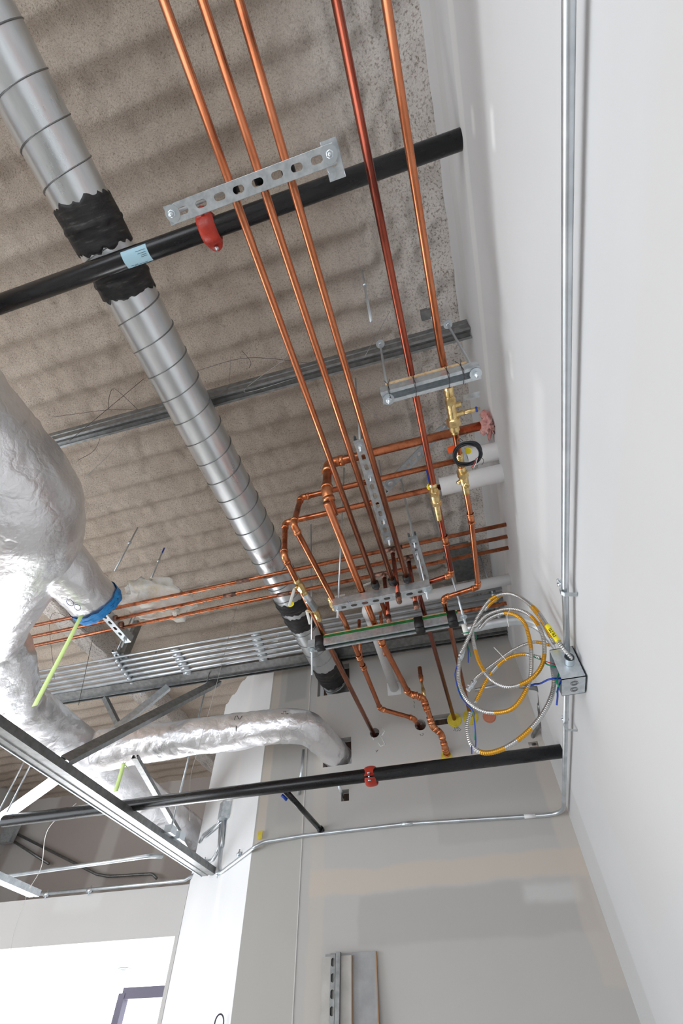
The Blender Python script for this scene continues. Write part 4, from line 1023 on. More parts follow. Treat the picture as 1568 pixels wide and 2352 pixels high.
small_valve(P(757, 1370, Z=ZP + .03), P(770, 1400, Z=ZP + .0), 'brass valve with a broad white lever at the left end of the far trapeze', (P(758, 1374, Z=1.50), P(792, 1366, Z=1.53)))
small_valve(P(834, 1362, Z=1.475), P(843, 1378, Z=1.475), 'brass fitting with a white lever on the heavy pipe at the far trapeze', (P(825, 1349, Z=1.53), P(852, 1338, Z=1.56)))
# capped copper stub
t = thing('air_chamber', 'upright capped copper stub on a brass valve beside the zigzag fittings', 'fitting', P(975, 1600, Y=2.5))
a = P(974, 1600, Y=2.5); top = P(963, 1531, Y=2.5); mid = P(968, 1568, Y=2.5)
bm = bmesh.new(); lathe(bm, a, mid, [(0, .012), (.03, .014), (.05, .011), (.07, .007), ((mid - a).length, .007)], 14, hexes=(0, 1)); link('valve_body', bm, M['brass'], t)
L = (top - mid).length
bm = bmesh.new(); lathe(bm, mid, top, [(0, .007), (.02, .013), (.045, .0145), (.047, .0125), (L - .006, .0125), (L, .006)], 16); link('copper_cap', bm, M['copper'], t)
# firestop collars in the back wall
for (px, py, r, mm, lb) in ((1043, 1653, 0.040, 'yellow', 'yellow firestop disc around the dark red pipe beside the dark slot'), (1080, 1646, 0.043, 'yellow', 'yellow firestop disc half behind the flexible conduit'),
                            (1025, 1737, 0.030, 'yellow', 'small yellow firestop collar where the heavy pipe enters above the lower black pipe'), (1123, 1645, 0.035, 'salmon', 'salmon coloured firestop plug without a pipe')):
    q = P(px, py, Y=WY - 0.001)
    bm = bmesh.new(); tube(bm, [(q.x, WY + 0.02, q.z), (q.x, WY - 0.004, q.z)], r, 28); tube(bm, [(q.x, WY + 0.004, q.z - 0.003), (q.x, WY - 0.0015, q.z - 0.003)], r * 1.08, 28)
    tag(link('firestop_collar', bm, M[mm], smooth=False), lb, 'firestop')

# ------------------------------------------------------------------ conduit on the right wall and along the back wall
XC = 0.334
pts = [P(1308, -60, X=XC), P(1306, 0, X=XC), P(1297, 1340, X=XC), V((XC, 1.395, 0.878))]
t = thing('wall_conduit', 'long straight steel conduit fixed along the white right wall into the junction box', 'conduit', pts[2])
bm = bmesh.new(); tube(bm, pts, 0.0092, 24); link('pipe_wall', bm, M['emt'], t)
c0 = P(1302, 1590, X=XC); c1 = P(1307, 1790, X=XC)
zb = c1.z
cA = V((XC, WY - 0.016, P(1290, 1856, Y=WY - 0.016).z)); 
cor = V((-1.335, WY + 0.02, P(592, 1937, Y=WY).z))
def DP(px, py, off=0.014):
    c = E1[0] + E1[1] - off * math.sqrt(2); r = P(px, py, Z=1.0); return r * (c / (r.x + r.y))
t = thing('wall_conduit', 'steel conduit leaving the junction box downward, turning the corner and following the back wall', 'conduit', c0)
c0 = V((XC, 1.47, 0.876))
bpts = [c0, V((XC, WY - 0.016, 0.892)), P(935, 1892, Y=WY - 0.016), P(700, 1919, Y=WY - 0.016), P(605, 1934, Y=WY - 0.012), DP(585, 1945), DP(499, 2010), DP(514, 1880)]
bm = bmesh.new(); tube(bm, bpts, 0.0092, 20, bend=0.10); link('pipe_wall', bm, M['emt'], t)
for px, py in ((935, 1892),):
    q = P(px, py, Y=WY - 0.016); bm = bmesh.new(); tube(bm, [q - V((0.03, 0, 0)), q + V((0.03, 0, 0))], 0.0115, 16); link('coupling', bm, M['galv'], t)
for px, py in ((1255, 1862),):
    q = V((XC, WY - 0.016, 0.892)).lerp(P(935, 1892, Y=WY - 0.016), 0.17); q2_ = V((XC, WY - 0.016, 0.892)).lerp(P(935, 1892, Y=WY - 0.016), 0.24); bm = bmesh.new(); tube(bm, [q, q2_], 0.0097, 16); link('printed_label', bm, M['pvc'], t)
def wall_strap(px, py, label):
    q = P(px, py, X=XC); t = thing('conduit_strap', label, 'strap', q)
    bm = bmesh.new(); pts = []
    for i in range(13):
        a = PI * i / 12 + PI
        pts.append(q + V((0.0105 * math.sin(a) * 1.0, 0, 0.0105 * math.cos(a))))
    bm = bmesh.new(); pr = [q + V((0.0, 0, 0.036)), q + V((-0.004, 0, 0.018)), q + V((-0.0115, 0, 0.008)), q + V((-0.0125, 0, -0.004)), q + V((-0.006, 0, -0.013)), q + V((0.006, 0, -0.015)), q + V((0.024, 0, -0.02))]
    for i in range(len(pr) - 1): bar(bm, pr[i], pr[i + 1], 0.014, 0.0025, up=(0, 1, 0) if False else (1, 0, 0.01))
    link('strap_band', bm, M['zinc'], t, smooth=False)
    bm = bmesh.new(); tube(bm, [q + V((-0.012, 0, 0.026)), q + V((0.012, 0, 0.026))], 0.0055, 12); tube(bm, [q + V((-0.01, -0.018, 0.03)), q + V((-0.002, 0.004, 0.028))], 0.003, 8); link('strap_bolt', bm, M['zinc'], t)
wall_strap(1298, 1357, 'conduit strap on the right wall above the junction box')
wall_strap(1304, 1668, 'conduit strap on the right wall below the junction box')

# ------------------------------------------------------------------ junction box with flexible conduits
A = P(1240, 1500, X=0.335); Bq = P(1330, 1600, X=0.335)
t = thing('junction_box', 'open grey steel junction box fixed at the conduit, wires spilling out', 'box', P(1285, 1545, X=0.3))
# box seen edge-on: depth along Y
jc = P(1287, 1545, X=0.300)
jx0, jx1 = 0.278, 0.358
zt, zb_ = P(1262, 1500, X=jx0).z, P(1275, 1600, X=jx0).z
y0_, y1_ = P(1320, 1560, X=0.35).y - 0.03, P(1320, 1560, X=0.35).y + 0.085
bm = bmesh.new()
ya, yb, za, zb2 = 1.388, 1.482, 0.787, 0.892
def jb(lo, hi): box(bm, lo, hi)
for lo, hi in (((0.286, ya, za), (0.356, yb, za + 0.002)), ((0.286, ya, zb2 - 0.002), (0.356, yb, zb2)), ((0.286, ya, za), (0.356, ya + 0.002, zb2)), ((0.286, yb - 0.002, za), (0.356, yb, zb2)), ((0.354, ya, za), (0.356, yb, zb2))):
    jb(lo, hi)
shell = link('box_shell', bm, M['galv'], t, smooth=False)
bm = bmesh.new()
for yy in (ya + 0.029, ya + 0.064):
    for k in range(2):
        tube(bm, [V((0.322 + (0.011 - 0.004 * k) * math.cos(2 * PI * i / 16), yy + (0.011 - 0.004 * k) * math.sin(2 * PI * i / 16), za - 0.0008)) for i in range(17)], 0.0007, 5, caps=False)
link('knockout_ring', bm, M['stud'], shell)
for yy, zz in ((ya - 0.003, 0.0),):
    pass
bm = bmesh.new(); qn = V((0.326, ya - 0.001, 0.838)); tube(bm, [qn + V((0, 0, 0)), qn - V((0, 0.03, 0))], 0.014, 20, caps=False); tube(bm, [qn - V((0, 0.03, 0)), qn], 0.0115, 20, caps=False); link('conduit_connector', bm, M['zinc'], t)

def catmull(pts, n=14):
    out = []; pts = [V(p) for p in pts]; q = [pts[0] * 2 - pts[1]] + pts + [pts[-1] * 2 - pts[-2]]
    for i in range(1, len(q) - 2):
        for k in range(n):
            s = k / n; a, b, c, d = q[i - 1], q[i], q[i + 1], q[i + 2]
            out.append(0.5 * ((2 * b) + (c - a) * s + (2 * a - 5 * b + 4 * c - d) * s * s + (3 * b - a - 3 * c + d) * s ** 3))
    out.append(pts[-1]); return out
def resample(pts, step):
    out = [pts[0].copy()]; acc = 0
    for i in range(1, len(pts)):
        a, b = pts[i - 1], pts[i]; L = (b - a).length
        if L < 1e-9: continue
        while acc + L >= step:
            s = (step - acc) / L; a = a.lerp(b, s); out.append(a.copy()); L = (b - a).length; acc = 0
        acc += L
    return out
def flex(px, r, label, amber, name='flexible_conduit'):
    """px = [(x, y, Y)] picture points with their distance down the room; amber = ranges along the length, 0..1"""
    pts = resample(catmull([P(a, b, Y=c) for a, b, c in px], 20), 0.0016)
    n = len(pts); rad = [r * (1.0 + 0.09 * math.sin(2 * PI * i / 4.0 + 0.4)) for i in range(n)]
    def mi(i):
        s = i / n
        return 1 if any(a <= s <= b for a, b in amber) and (i % 4 != 0 or True) else 0
    bm = bmesh.new(); tube(bm, pts, rad, 10, mi=mi)
    return tag(link(name, bm, [M['armour'], M['amber']]), label, 'conduit')
r = 0.0066
# tag carrying loop: connector -> up left -> big outer loop
flex([(1314, 1516, 1.368), (1290, 1485, 1.355), (1262, 1445, 1.37), (1225, 1395, 1.40), (1175, 1364, 1.44), (1130, 1374, 1.46), (1100, 1412, 1.48), (1075, 1465, 1.50), (1058, 1500, 1.51)], r, 'flexible metal conduit bearing the yellow handwritten tag, rising from the box connector', [(0.30, 0.37), (0.62, 0.66)])
flex([(1272, 1478, 1.44), (1240, 1420, 1.44), (1200, 1375, 1.45), (1160, 1364, 1.46), (1128, 1385, 1.47), (1112, 1402, 1.48)], r * 0.9, 'flexible conduit loop just inside the tallest loop, with an amber band', [(0.05, 0.55), (0.72, 0.95)])
flex([(1100, 1445, 1.50), (1125, 1420, 1.49), (1165, 1408, 1.47), (1200, 1425, 1.46), (1216, 1470, 1.46), (1220, 1520, 1.46), (1214, 1570, 1.47), (1185, 1620, 1.48), (1150, 1636, 1.50), (1105, 1632, 1.52), (1070, 1605, 1.52), (1053, 1560, 1.53), (1055, 1510, 1.53)], r, 'flexible conduit forming the middle loop that hangs in front of the yellow discs', [(0.13, 0.36), (0.52, 0.68)])
flex([(1090, 1440, 1.49), (1120, 1412, 1.48), (1170, 1398, 1.46), (1215, 1412, 1.45), (1242, 1450, 1.44), (1250, 1490, 1.44), (1243, 1530, 1.44), (1215, 1562, 1.45), (1170, 1578, 1.46), (1130, 1562, 1.48), (1102, 1525, 1.50), (1088, 1480, 1.51), (1084, 1450, 1.51)], r, 'flexible conduit making the smallest round loop at the centre of the bundle', [(0.27, 0.33), (0.46, 0.62), (0.78, 0.9)])
flex([(1263, 1482, 1.50), (1225, 1475, 1.50), (1180, 1492, 1.51), (1140, 1520, 1.52), (1098, 1552, 1.53), (1085, 1567, 1.54)], r * 0.85, 'flexible conduit sloping down to a steel connector, tied with a white cable tie', [(0.0, 0.14)])
flex([(1240, 1510, 1.48), (1200, 1503, 1.49), (1160, 1515, 1.50), (1125, 1550, 1.52), (1098, 1600, 1.53), (1090, 1615, 1.53)], r * 0.9, 'mostly amber flexible conduit crossing under the cable tie', [(0.15, 0.5), (0.6, 0.97)])
flex([(1268, 1530, 1.52), (1272, 1570, 1.52), (1262, 1610, 1.52), (1235, 1655, 1.53), (1195, 1695, 1.54), (1150, 1722, 1.55), (1110, 1729, 1.56), (1082, 1710, 1.56), (1073, 1670, 1.56), (1080, 1635, 1.56)], r * 1.1, 'lowest and widest flexible conduit loop hanging near the lower black pipe', [(0.42, 0.52), (0.60, 0.74)])
# stubs of armour that end in a connector at the left
flex([(1088, 1442, 1.51), (1072, 1470, 1.52), (1064, 1490, 1.53)], r * 0.9, 'short armour tail running into the bright connector at the left', [])
for (xa, ya, xb, yb, lb) in ((1064, 1490, 1056, 1515, 'bright steel connector with a dark screw at the left edge of the flex bundle'), (1090, 1562, 1074, 1585, 'grey steel connector at the lower end of the tied flexible conduit')):
    a, b = P(xa, ya, Y=1.53), P(xb, yb, Y=1.53); L = (b - a).length
    t2 = thing('flex_connector', lb, 'connector', a); bm = bmesh.new(); lathe(bm, a, b, [(0, .0085), (L * .5, .0085), (L * .52, .0105), (L * .7, .0105), (L * .72, .008), (L, .008)], 16, hexes=(2, 3)); link('connector_body', bm, M['zinc'], t2, smooth=False)
    bm = bmesh.new(); c = a.lerp(b, 0.3); tube(bm, [c - V((0, 0.012, 0)), c], 0.004, 8); link('clamp_screw', bm, M['stud'], t2)
# the tag
tg = catmull([P(x, y, Y=c) for x, y, c in [(1314, 1516, 1.368), (1290, 1485, 1.355), (1262, 1445, 1.37), (1225, 1395, 1.40)]], 20)[26:44][::-1]
a, b = tg[0], tg[-1]; 
t2 = thing('wire_tag', 'yellow tape flag with handwritten numbers on the flexible conduit', 'tag', a)
bm = bmesh.new(); tube(bm, tg, 0.0084, 18); flag = link('tape_flag', bm, M['ytag'], t2)
def text_mesh(s, size, origin, xdir, ydir, m, parent, name='writing'):
    cu = bpy.data.curves.new('txt', 'FONT'); cu.body = s; cu.size = size; cu.extrude = 0.0002; cu.align_x = 'CENTER'; cu.align_y = 'CENTER'
    cu.offset = size * 0.02
    o = bpy.data.objects.new('txt', cu); COL.objects.link(o)
    me = evalmesh(o); bpy.data.objects.remove(o)
    x, y = V(xdir).normalized(), V(ydir); y = (y - x * y.dot(x)).normalized(); z = x.cross(y)
    bm = bmesh.new(); bm.from_mesh(me)
    for v in bm.verts: v.co = V(origin) + x * v.co.x + y * v.co.y + z * v.co.z
    return link(name, bm, m, parent, smooth=False)
mid = tg[len(tg) // 2]; view = -mid.normalized()
xd = (b - a).normalized(); view = (view - xd * view.dot(xd)).normalized(); yd = view.cross(xd)
hwm = text_mesh('12-2 16-2', 0.0142, (0, 0, 0), (1, 0, 0), (0, 1, 0), M['ink'], flag, 'handwriting')
ln_ = (b - a).length
for v in hwm.data.vertices:
    w = v.co + WP[flag.name]
    s_ = min(0.999, max(0, 0.5 + w.x * 0.74 / ln_)) * (len(tg) - 1); i_ = int(s_)
    v.co = tg[i_].lerp(tg[i_ + 1], s_ - i_) + view * (0.0088 + w.z) + yd.normalized() * w.y - WP[flag.name]
# wires
def wire(px, r, m, label, name='loose_wire'):
    pts = catmull([P(a, b, Y=c) for a, b, c in px], 8)
    bm = bmesh.new(); tube(bm, pts, r, 8); return tag(link(name, bm, M[m]), label, 'wire')
wire([(1290, 1558, 1.43), (1262, 1560, 1.42), (1240, 1570, 1.49), (1225, 1572, 1.48), (1207, 1581, 1.48)], 0.0029, 'blue', 'thick blue wire pulled left out of the junction box')
wire([(1290, 1562, 1.43), (1281, 1580, 1.43), (1280, 1600, 1.43), (1278, 1620, 1.44)], 0.0026, 'blue', 'blue wire hanging straight down from the junction box')
wire([(1282, 1533, 1.43), (1258, 1527, 1.43), (1245, 1517, 1.48), (1225, 1508, 1.48)], 0.0026, 'gwire', 'green wire arching from the box into the amber conduit')
wire([(1284, 1545, 1.43), (1278, 1565, 1.42), (1283, 1578, 1.43), (1278, 1590, 1.50)], 0.0026, 'gwire', 'green wire twisted with the blue one under the box')
wire([(1280, 1527, 1.43), (1258, 1521, 1.43), (1240, 1512, 1.49), (1222, 1506, 1.485)], 0.0017, 'rwire', 'red wire beside the green one above the box opening')
wire([(1056, 1515, 1.53), (1046, 1540, 1.53), (1046, 1560, 1.53), (1058, 1600, 1.53), (1085, 1632, 1.52), (1088, 1650, 1.53), (1092, 1690, 1.55), (1092, 1715, 1.55)], 0.0019, 'blue', 'blue wire looping down the left side of the flex bundle')
wire([(1057, 1515, 1.535), (1050, 1540, 1.535), (1055, 1590, 1.535), (1080, 1622, 1.525), (1090, 1660, 1.54), (1090, 1700, 1.555)], 0.0016, 'gwire', 'green wire following the left side of the flex bundle')
wire([(1072, 1478, 1.53), (1078, 1495, 1.53), (1081, 1508, 1.53)], 0.0017, 'gwire', 'short green wire end between the upper loops')
wire([(1073, 1478, 1.535), (1075, 1500, 1.535), (1075, 1522, 1.535)], 0.0017, 'blue', 'short blue wire end beside the short green one')
wire([(1060, 1455, 1.535), (1088, 1452, 1.53), (1093, 1465, 1.53), (1090, 1472, 1.53)], 0.0019, 'gwire', 'green wire peeking out below the grey conduit stub')
wire([(1082, 1712, 1.555), (1083, 1722, 1.555), (1083, 1732, 1.555)], 0.002, 'blue', 'blue wire tip at the very bottom of the flex bundle')
for px, lb in (([(1216, 1378, 1.44), (1214, 1395, 1.42), (1219, 1402, 1.42)], 'white cable tie at the top of the flexible conduits'), ([(1172, 1398, 1.44), (1164, 1415, 1.43), (1168, 1440, 1.43)], 'white cable tie tail over the grey conduit stub'), ([(1134, 1487, 1.49), (1158, 1512, 1.49), (1162, 1518, 1.49)], 'white cable tie sticking out left of the crossing conduits')):
    wire(px, 0.0011, 'white', lb, 'cable_tie')
# stub conduit with bushing
t = thing('conduit_stub', 'wide grey conduit stub with a pale end bushing behind the flex bundle', 'conduit', P(1100, 1442, Y=1.62))
cp = [P(1068, 1446, Y=1.62), P(1150, 1430, Y=1.62), P(1210, 1428, Y=1.63), P(1250, 1450, Y=1.64), P(1290, 1500, Y=1.64)]
bm = bmesh.new(); tube(bm, catmull(cp, 8), 0.0180, 20); link('pipe_wall', bm, M['emt'], t)
bm = bmesh.new(); tube(bm, [P(1062, 1447, Y=1.62), P(1072, 1445, Y=1.62)], 0.0225, 20); link('end_bushing', bm, M['white'], t)
# grey elbow into the back wall and short stub
t = thing('grey_conduit', 'grey conduit elbow entering the back wall near the right corner', 'conduit', P(1235, 1640, Y=2.7))
cp = [P(1192, 1576, Z=1.32), P(1240, 1582, Z=1.32), P(1240, 1662, Z=1.30), P(1222, 1692, Z=1.29), P(1226, 1712, Y=2.84)]
bm = bmesh.new(); tube(bm, cp, 0.0115, 16, bend=0.06); link('pipe_wall', bm, M['stud'], t)
bm = bmesh.new(); q0, q1 = P(1240, 1618, Z=1.311), P(1240, 1632, Z=1.308); tube(bm, [q0, q1], 0.0142, 16); link('coupling', bm, M['stud'], t)
bm = bmesh.new(); tube(bm, [P(1090, 1585, Y=2.6), P(1150, 1572, Y=2.6)], 0.0085, 14); tag(link('conduit_offcut', bm, M['emt']), 'short pale conduit piece seen inside the flex loops', 'conduit')

# ------------------------------------------------------------------ things of the lower left
t = thing('steel_channel', 'broad steel stud channel slanting across the lower left toward the bright face', 'stud', (-1.8, 2, 0.92))
a, b = P(-60, 1648, Z=0.93), P(480, 2011, Z=0.93)
strut(t, a, b, DN, w=0.095, h=0.035, slots=False, m='stud', groove=True, lip=0.01)
bm = bmesh.new(); s = (b - a).normalized().cross(DN).normalized()
sgn = -1 if s.x < 0 else 1
bar(bm, a + s * 0.052 * (1 if s.x < 0 else -1) + V((0, 0, 0.0)), b + s * 0.052 * (1 if s.x < 0 else -1), 0.008, 0.010); link('bright_edge', bm, M['galv'], t, smooth=False)
def brace(name, label, a, b, n, w=0.05, h=0.03, m='stud', cat='stud', groove=False):
    t = thing(name, label, cat, (V(a) + V(b)) / 2); strut(t, a, b, n, w, h, False, m, groove=groove, lip=0.008); return t
brace('stud_brace', 'long dark steel stud brace from the broad channel up to the ledger', P(150, 1742, Z=0.985), P(502, 1562, Z=1.90), V((0.3, -1, -0.2)), w=0.05)
brace('stud_brace', 'shorter pale steel brace ending under the conduit row', P(262, 1674, Z=1.55), P(386, 1576, Z=1.90), V((0.3, -1, -0.2)), w=0.045, m='galv')
brace('stud_brace', 'small steel strut dropping from the ledger left of the pale brace', P(237, 1602, Z=1.90), P(268, 1665, Z=1.62), V((-0.2, -1, -0.3)), w=0.030, m='stud')
brace('stud_brace', 'steel strut sloping down behind the lower black pipe over the silver trunk', P(308, 1742, Z=1.20), P(425, 1945, Z=1.04), DN, w=0.032, h=0.02, m='stud')
brace('stud_brace', 'bright steel brace at the left edge above the lower black pipe', P(-10, 1885, Z=1.0), P(130, 1785, Z=1.15), V((0.3, -1, -0.2)), w=0.05, m='galv')
brace('stud_offcut', 'steel stud end poking in at the left edge above the window', P(-80, 1992, Z=0.80), P(78, 2060, Z=0.80), DN, w=0.07, m='galv', groove=True)
q = P(393, 1903, Z=0.975); top = V((q.x, q.y, 1.95))
t = thing('hanger_rod', 'pale upright rod from the ledger down to the broad channel', 'rod', q)
bm = bmesh.new(); rod(bm, q, top, 0.0055); link('rod_shank', bm, M['galv'], t)
for px, py in ((390, 1912), (410, 1926)):
    c = P(px, py, Z=0.965); bm = bmesh.new(); box(bm, c - V((0.022, 0.03, 0.01)), c + V((0.022, 0.03, 0.03))); link('rod_clip', bm, M['zinc'], t, smooth=False)
for (px, py, lb) in ((61, 1775, 'bright thin rod at the far left above the brace'), (35, 1790, 'dull thin rod at the far left edge')):
    a = P(px, py, Y=2.2); b = P(px - 45, py + 90, Y=2.2); bm = bmesh.new(); rod(bm, a + (a - b) * 0.6, V((a.x, a.y, b.z)), 0.004); tag(link('hanger_rod', bm, M['galv']), lb, 'rod')
# conduits in the upper recess
t = thing('recess_conduit', 'pale conduit crossing the dark recess above the window wall', 'conduit', P(200, 1980, Y=3.66))
bm = bmesh.new(); tube(bm, [P(15, 2012, Y=3.2), P(345, 1966, Y=3.2), P(372, 1967, Y=3.3)], 0.0125, 14, bend=0.05); link('pipe_wall', bm, M['emt'], t)
t = thing('recess_conduit', 'pale conduit strapped along the top of the window wall', 'conduit', P(200, 2045, Y=LY))
bm = bmesh.new(); tube(bm, [P(60, 2057, Y=LY - 0.015), P(425, 2022, Y=LY - 0.015), P(447, 2008, Y=LY - 0.02)], 0.0115, 14, bend=0.04); link('pipe_wall', bm, M['emt'], t)
for px, py in ((107, 2054), (206, 2045)):
    c = P(px, py, Y=LY - 0.015); bm = bmesh.new(); tube(bm, [c - V((0.02, 0, 0)), c + V((0.02, 0, 0))], 0.0145, 12); tube(bm, [c + V((0, 0, -0.03)), c + V((0, 0, 0.03))], 0.004, 8); link('conduit_strap', bm, M['zinc'], t)
t = thing('recess_conduit', 'dark conduit bending along the back of the dark recess', 'conduit', P(200, 1980, Y=4.9))
bm = bmesh.new(); tube(bm, [P(25, 1908, Y=4.98), P(222, 2008, Y=4.98), P(250, 2013, Y=4.98), P(350, 2007, Y=4.98), P(360, 2018, Y=4.98)], 0.013, 12, bend=0.08); link('pipe_wall', bm, M['stud'], t)
t = thing('recess_conduit', 'shorter dark conduit below the long one in the recess', 'conduit', P(70, 1955, Y=4.98))
bm = bmesh.new(); tube(bm, [P(20, 1925, Y=4.98), P(112, 1984, Y=4.98)], 0.013, 12); link('pipe_wall', bm, M['stud'], t)
q = P(22, 1915, Y=4.9); bm = bmesh.new(); box(bm, q - V((0.08, 0.03, 0.09)), q + V((0.08, 0.03, 0.09))); tag(link('junction_box', bm, M['galv'], smooth=False), 'greenish steel box at the left end of the recess conduits', 'box')
# conduit group on the bright face
q = DP(516, 1862, 0.03)
t = thing('junction_box', 'small steel box on the bright face with conduits fanning below it', 'box', q)
R45 = Matrix.Translation(q) @ Matrix.Rotation(-PI / 4, 4, 'Z')
bm = bmesh.new(); box(bm, (-0.035, -0.03, -0.05), (0.035, 0.03, 0.05), R45); link('box_shell', bm, M['galv'], t, smooth=False)
for k, pl in enumerate(([(508, 1882), (497, 1895), (466, 1918), (458, 1935)], [(510, 1888), (470, 1922)], [(506, 1885), (502, 1950), (487, 1975), (470, 1980)], [(515, 1885), (511, 1925), (509, 1945)])):
    bm = bmesh.new(); tube(bm, [DP(a, b, 0.014) for a, b in pl], 0.0092, 12, bend=0.03); link('conduit_tail', bm, M['emt'], t)
for (px, py, lb) in ((549, 1962, 'conduit strap where the conduit climbs the bright face'), (500, 2006, 'conduit strap at the lowest bend on the bright face'), (470, 1978, 'conduit strap left of the lowest bend on the bright face')):
    c = DP(px, py, 0.014); t2 = thing('conduit_strap', lb, 'strap', c); bm = bmesh.new(); dd = V((-1, 1, 0)).normalized()
    tube(bm, [c - V((0, 0, 0.024)), c + V((0, 0, 0.024))], 0.004, 8); tube(bm, [c - dd * 0.01, c + dd * 0.01], 0.0125, 12); link('strap_band', bm, M['zinc'], t2)
# thin hanger wires
def hw(pts, lb, r=0.0011, m='wire'):
    bm = bmesh.new(); tube(bm, catmull(pts, 8), r, 6); tag(link('hanger_wire', bm, M[m]), lb, 'wire')
hw([P(545, 1385, Z=1.95), P(500, 1560, Z=1.5), P(455, 1720, Z=1.2), P(437, 1790, Z=1.1), P(436, 1885, Z=0.98)], 'thin dangling wire in front of the foil branch duct', m='brightwire')
hw([P(212, 1470, Z=1.9), P(180, 1620, Z=1.4)], 'thin taut wire crossing the conduit row at the left', 0.0014)
hw([P(330, 870, Z=2.2), P(160, 1012, Z=1.9)], 'dark wire slanting over the ceiling track left of the spiral duct')
hw([P(345, 920, Z=2.1), P(262, 1030, Z=2.0), P(195, 1098, Z=1.9)], 'pale wire running down left from the spiral duct', m='brightwire')
hw([P(120, 958, Z=2.2), P(270, 940, Z=2.2), P(400, 945, Z=2.2)], 'nearly level wire along the ceiling track')
hw([P(238, 980, Z=2.05), P(218, 1032, Z=2.05), P(178, 1058, Z=2.0)], 'curled wire end dropping below the ceiling track')
hw([P(250, 940, Z=2.15), P(250, 915, Z=2.25), P(262, 893, Z=2.33), P(300, 925, Z=2.2), P(325, 945, Z=2.1), P(370, 950, Z=2.08)], 'looped wire over the track beside the spiral duct')
hw([P(530, 820, Z=2.3), P(525, 900, Z=2.03)], 'short straight wire down to the ceiling track right of the duct', m='brightwire')
hw([P(895, 715, Z=2.2), P(838, 818, Z=1.98)], 'pale wire crossing the ceiling track near the strut rods', m='brightwire')
hw([P(660, 820, Z=2.1), P(560, 900, Z=2.0), P(700, 862, Z=2.02)], 'bent pale wire under the ceiling track between copper pipes', m='brightwire')
hw([P(450, 852, Z=2.3), P(570, 822, Z=2.25), P(720, 835, Z=2.2)], 'long thin wire right of the spiral duct above the track')
hw([P(555, 805, Z=2.34), P(575, 830, Z=2.2), P(572, 845, Z=2.1)], 'short curved wire above the track right of the duct')
hw([P(745, 840, Z=2.2), P(830, 925, Z=2.1), P(880, 970, Z=2.1)], 'pale wire sagging behind the middle copper pipes', m='brightwire')
hw([P(345, 1400, Z=2.3), P(440, 1335, Z=2.1), P(530, 1390, Z=1.9)], 'faint thin wire near the cream batt', m='brightwire')
hw([P(208, 1455, Z=2.2), P(120, 1410, Z=2.0), P(125, 1560, Z=1.7)], 'thin dark wire hanging beside the lime ribbon')
hw([P(175, 1845, Z=1.1), P(110, 1905, Z=1.0), P(95, 1990, Z=0.9), P(68, 2040, Z=0.8)], 'white wire draped from the broad channel to the stud end', 0.0018, 'white')
hw([P(60, 2060, Z=0.78), P(28, 2160, Z=0.6), P(24, 2260, Z=0.42)], 'thin wire hanging in front of the window wall', m='brightwire')
hw([P(1240, 1100, Z=1.0), P(1240, 1100, Z=1.001), P(1240, 1100, Z=1.002)], 'speck', 0.0002) if False else None
# insulation batt on the copper lines
c = P(357, 1374, Z=1.765)
t = thing('insulation_batt', 'torn cream insulation batt lying on the thin copper lines', 'insulation', c)
link('fluff', lump(c + V((0, 0.02, -0.01)), 0.17, 0.165, 0.05, 0.5, 1.8, 3, 48, 30), M['batt'], t)
link('torn_scrap', lump(P(404, 1405, Z=1.70), 0.018, 0.022, 0.02, 0.6, 2.2, 6), M['batt'], t)
# lime ribbons
def ribbon(a, b, w, label, wob=0.0015):
    a, b = V(a), V(b); u = (b - a).normalized(); s = u.cross(V((0, 1, 0))).normalized()
    bm = bmesh.new(); grid_sheet(bm, lambda i, j: a.lerp(b, i) + s * (j - 0.5) * w + V((0, wob * math.sin(i * 5), 0)), 14, 2)
    o = link('marking_ribbon', bm, M['lime']); solid(o, 0.0008); return tag(o, label, 'ribbon')
a = P(187, 1413, Z=1.37); ribbon(a, P(80, 1622, Y=a.y), 0.024, 'lime green ribbon hanging from the taped stub')
a = P(284, 1752, Z=1.17); ribbon(a, P(266, 1818, Y=a.y), 0.026, 'short lime green ribbon tied under the silver trunk')
ribbon(P(283, 1752, Z=1.17), P(297, 1768, Z=1.165), 0.02, 'knotted end of the lime ribbon under the silver trunk', 0.004)

# ------------------------------------------------------------------ window, vestibule and boards
t = thing('window_1', None, None, (-2.9, 5.0, 0)); t['kind'] = 'structure'
fz = P(285, 2283, Y=5.0).z; fx = P(285, 2283, Y=5.0).x
bm = bmesh.new(); bar(bm, (fx, 5.0, fz), (fx + 1.6, 5.0, fz + 0.0), 0.06, 0.07); bar(bm, (fx, 5.0, fz), (fx, 5.0, FZ), 0.06, 0.07, up=(0, 1, 0)); link('window_frame', bm, M['frame_dark'], t, smooth=False)
slab('ceiling_vestibule', (-5.6, LY + 0.12, wz + 0.001), (-2.2, 5.5, wz + 0.03), M['pil'])
q = P(290, 2226, Z=wz); bm = bmesh.new(); tube(bm, [q, q - V((0, 0, 0.012))], 0.075, 28); tube(bm, [q, q - V((0, 0, 0.016))], 0.055, 28); tag(link('recessed_light', bm, M['zinc']), 'round recessed ceiling light in the bright area past the window wall', 'light')
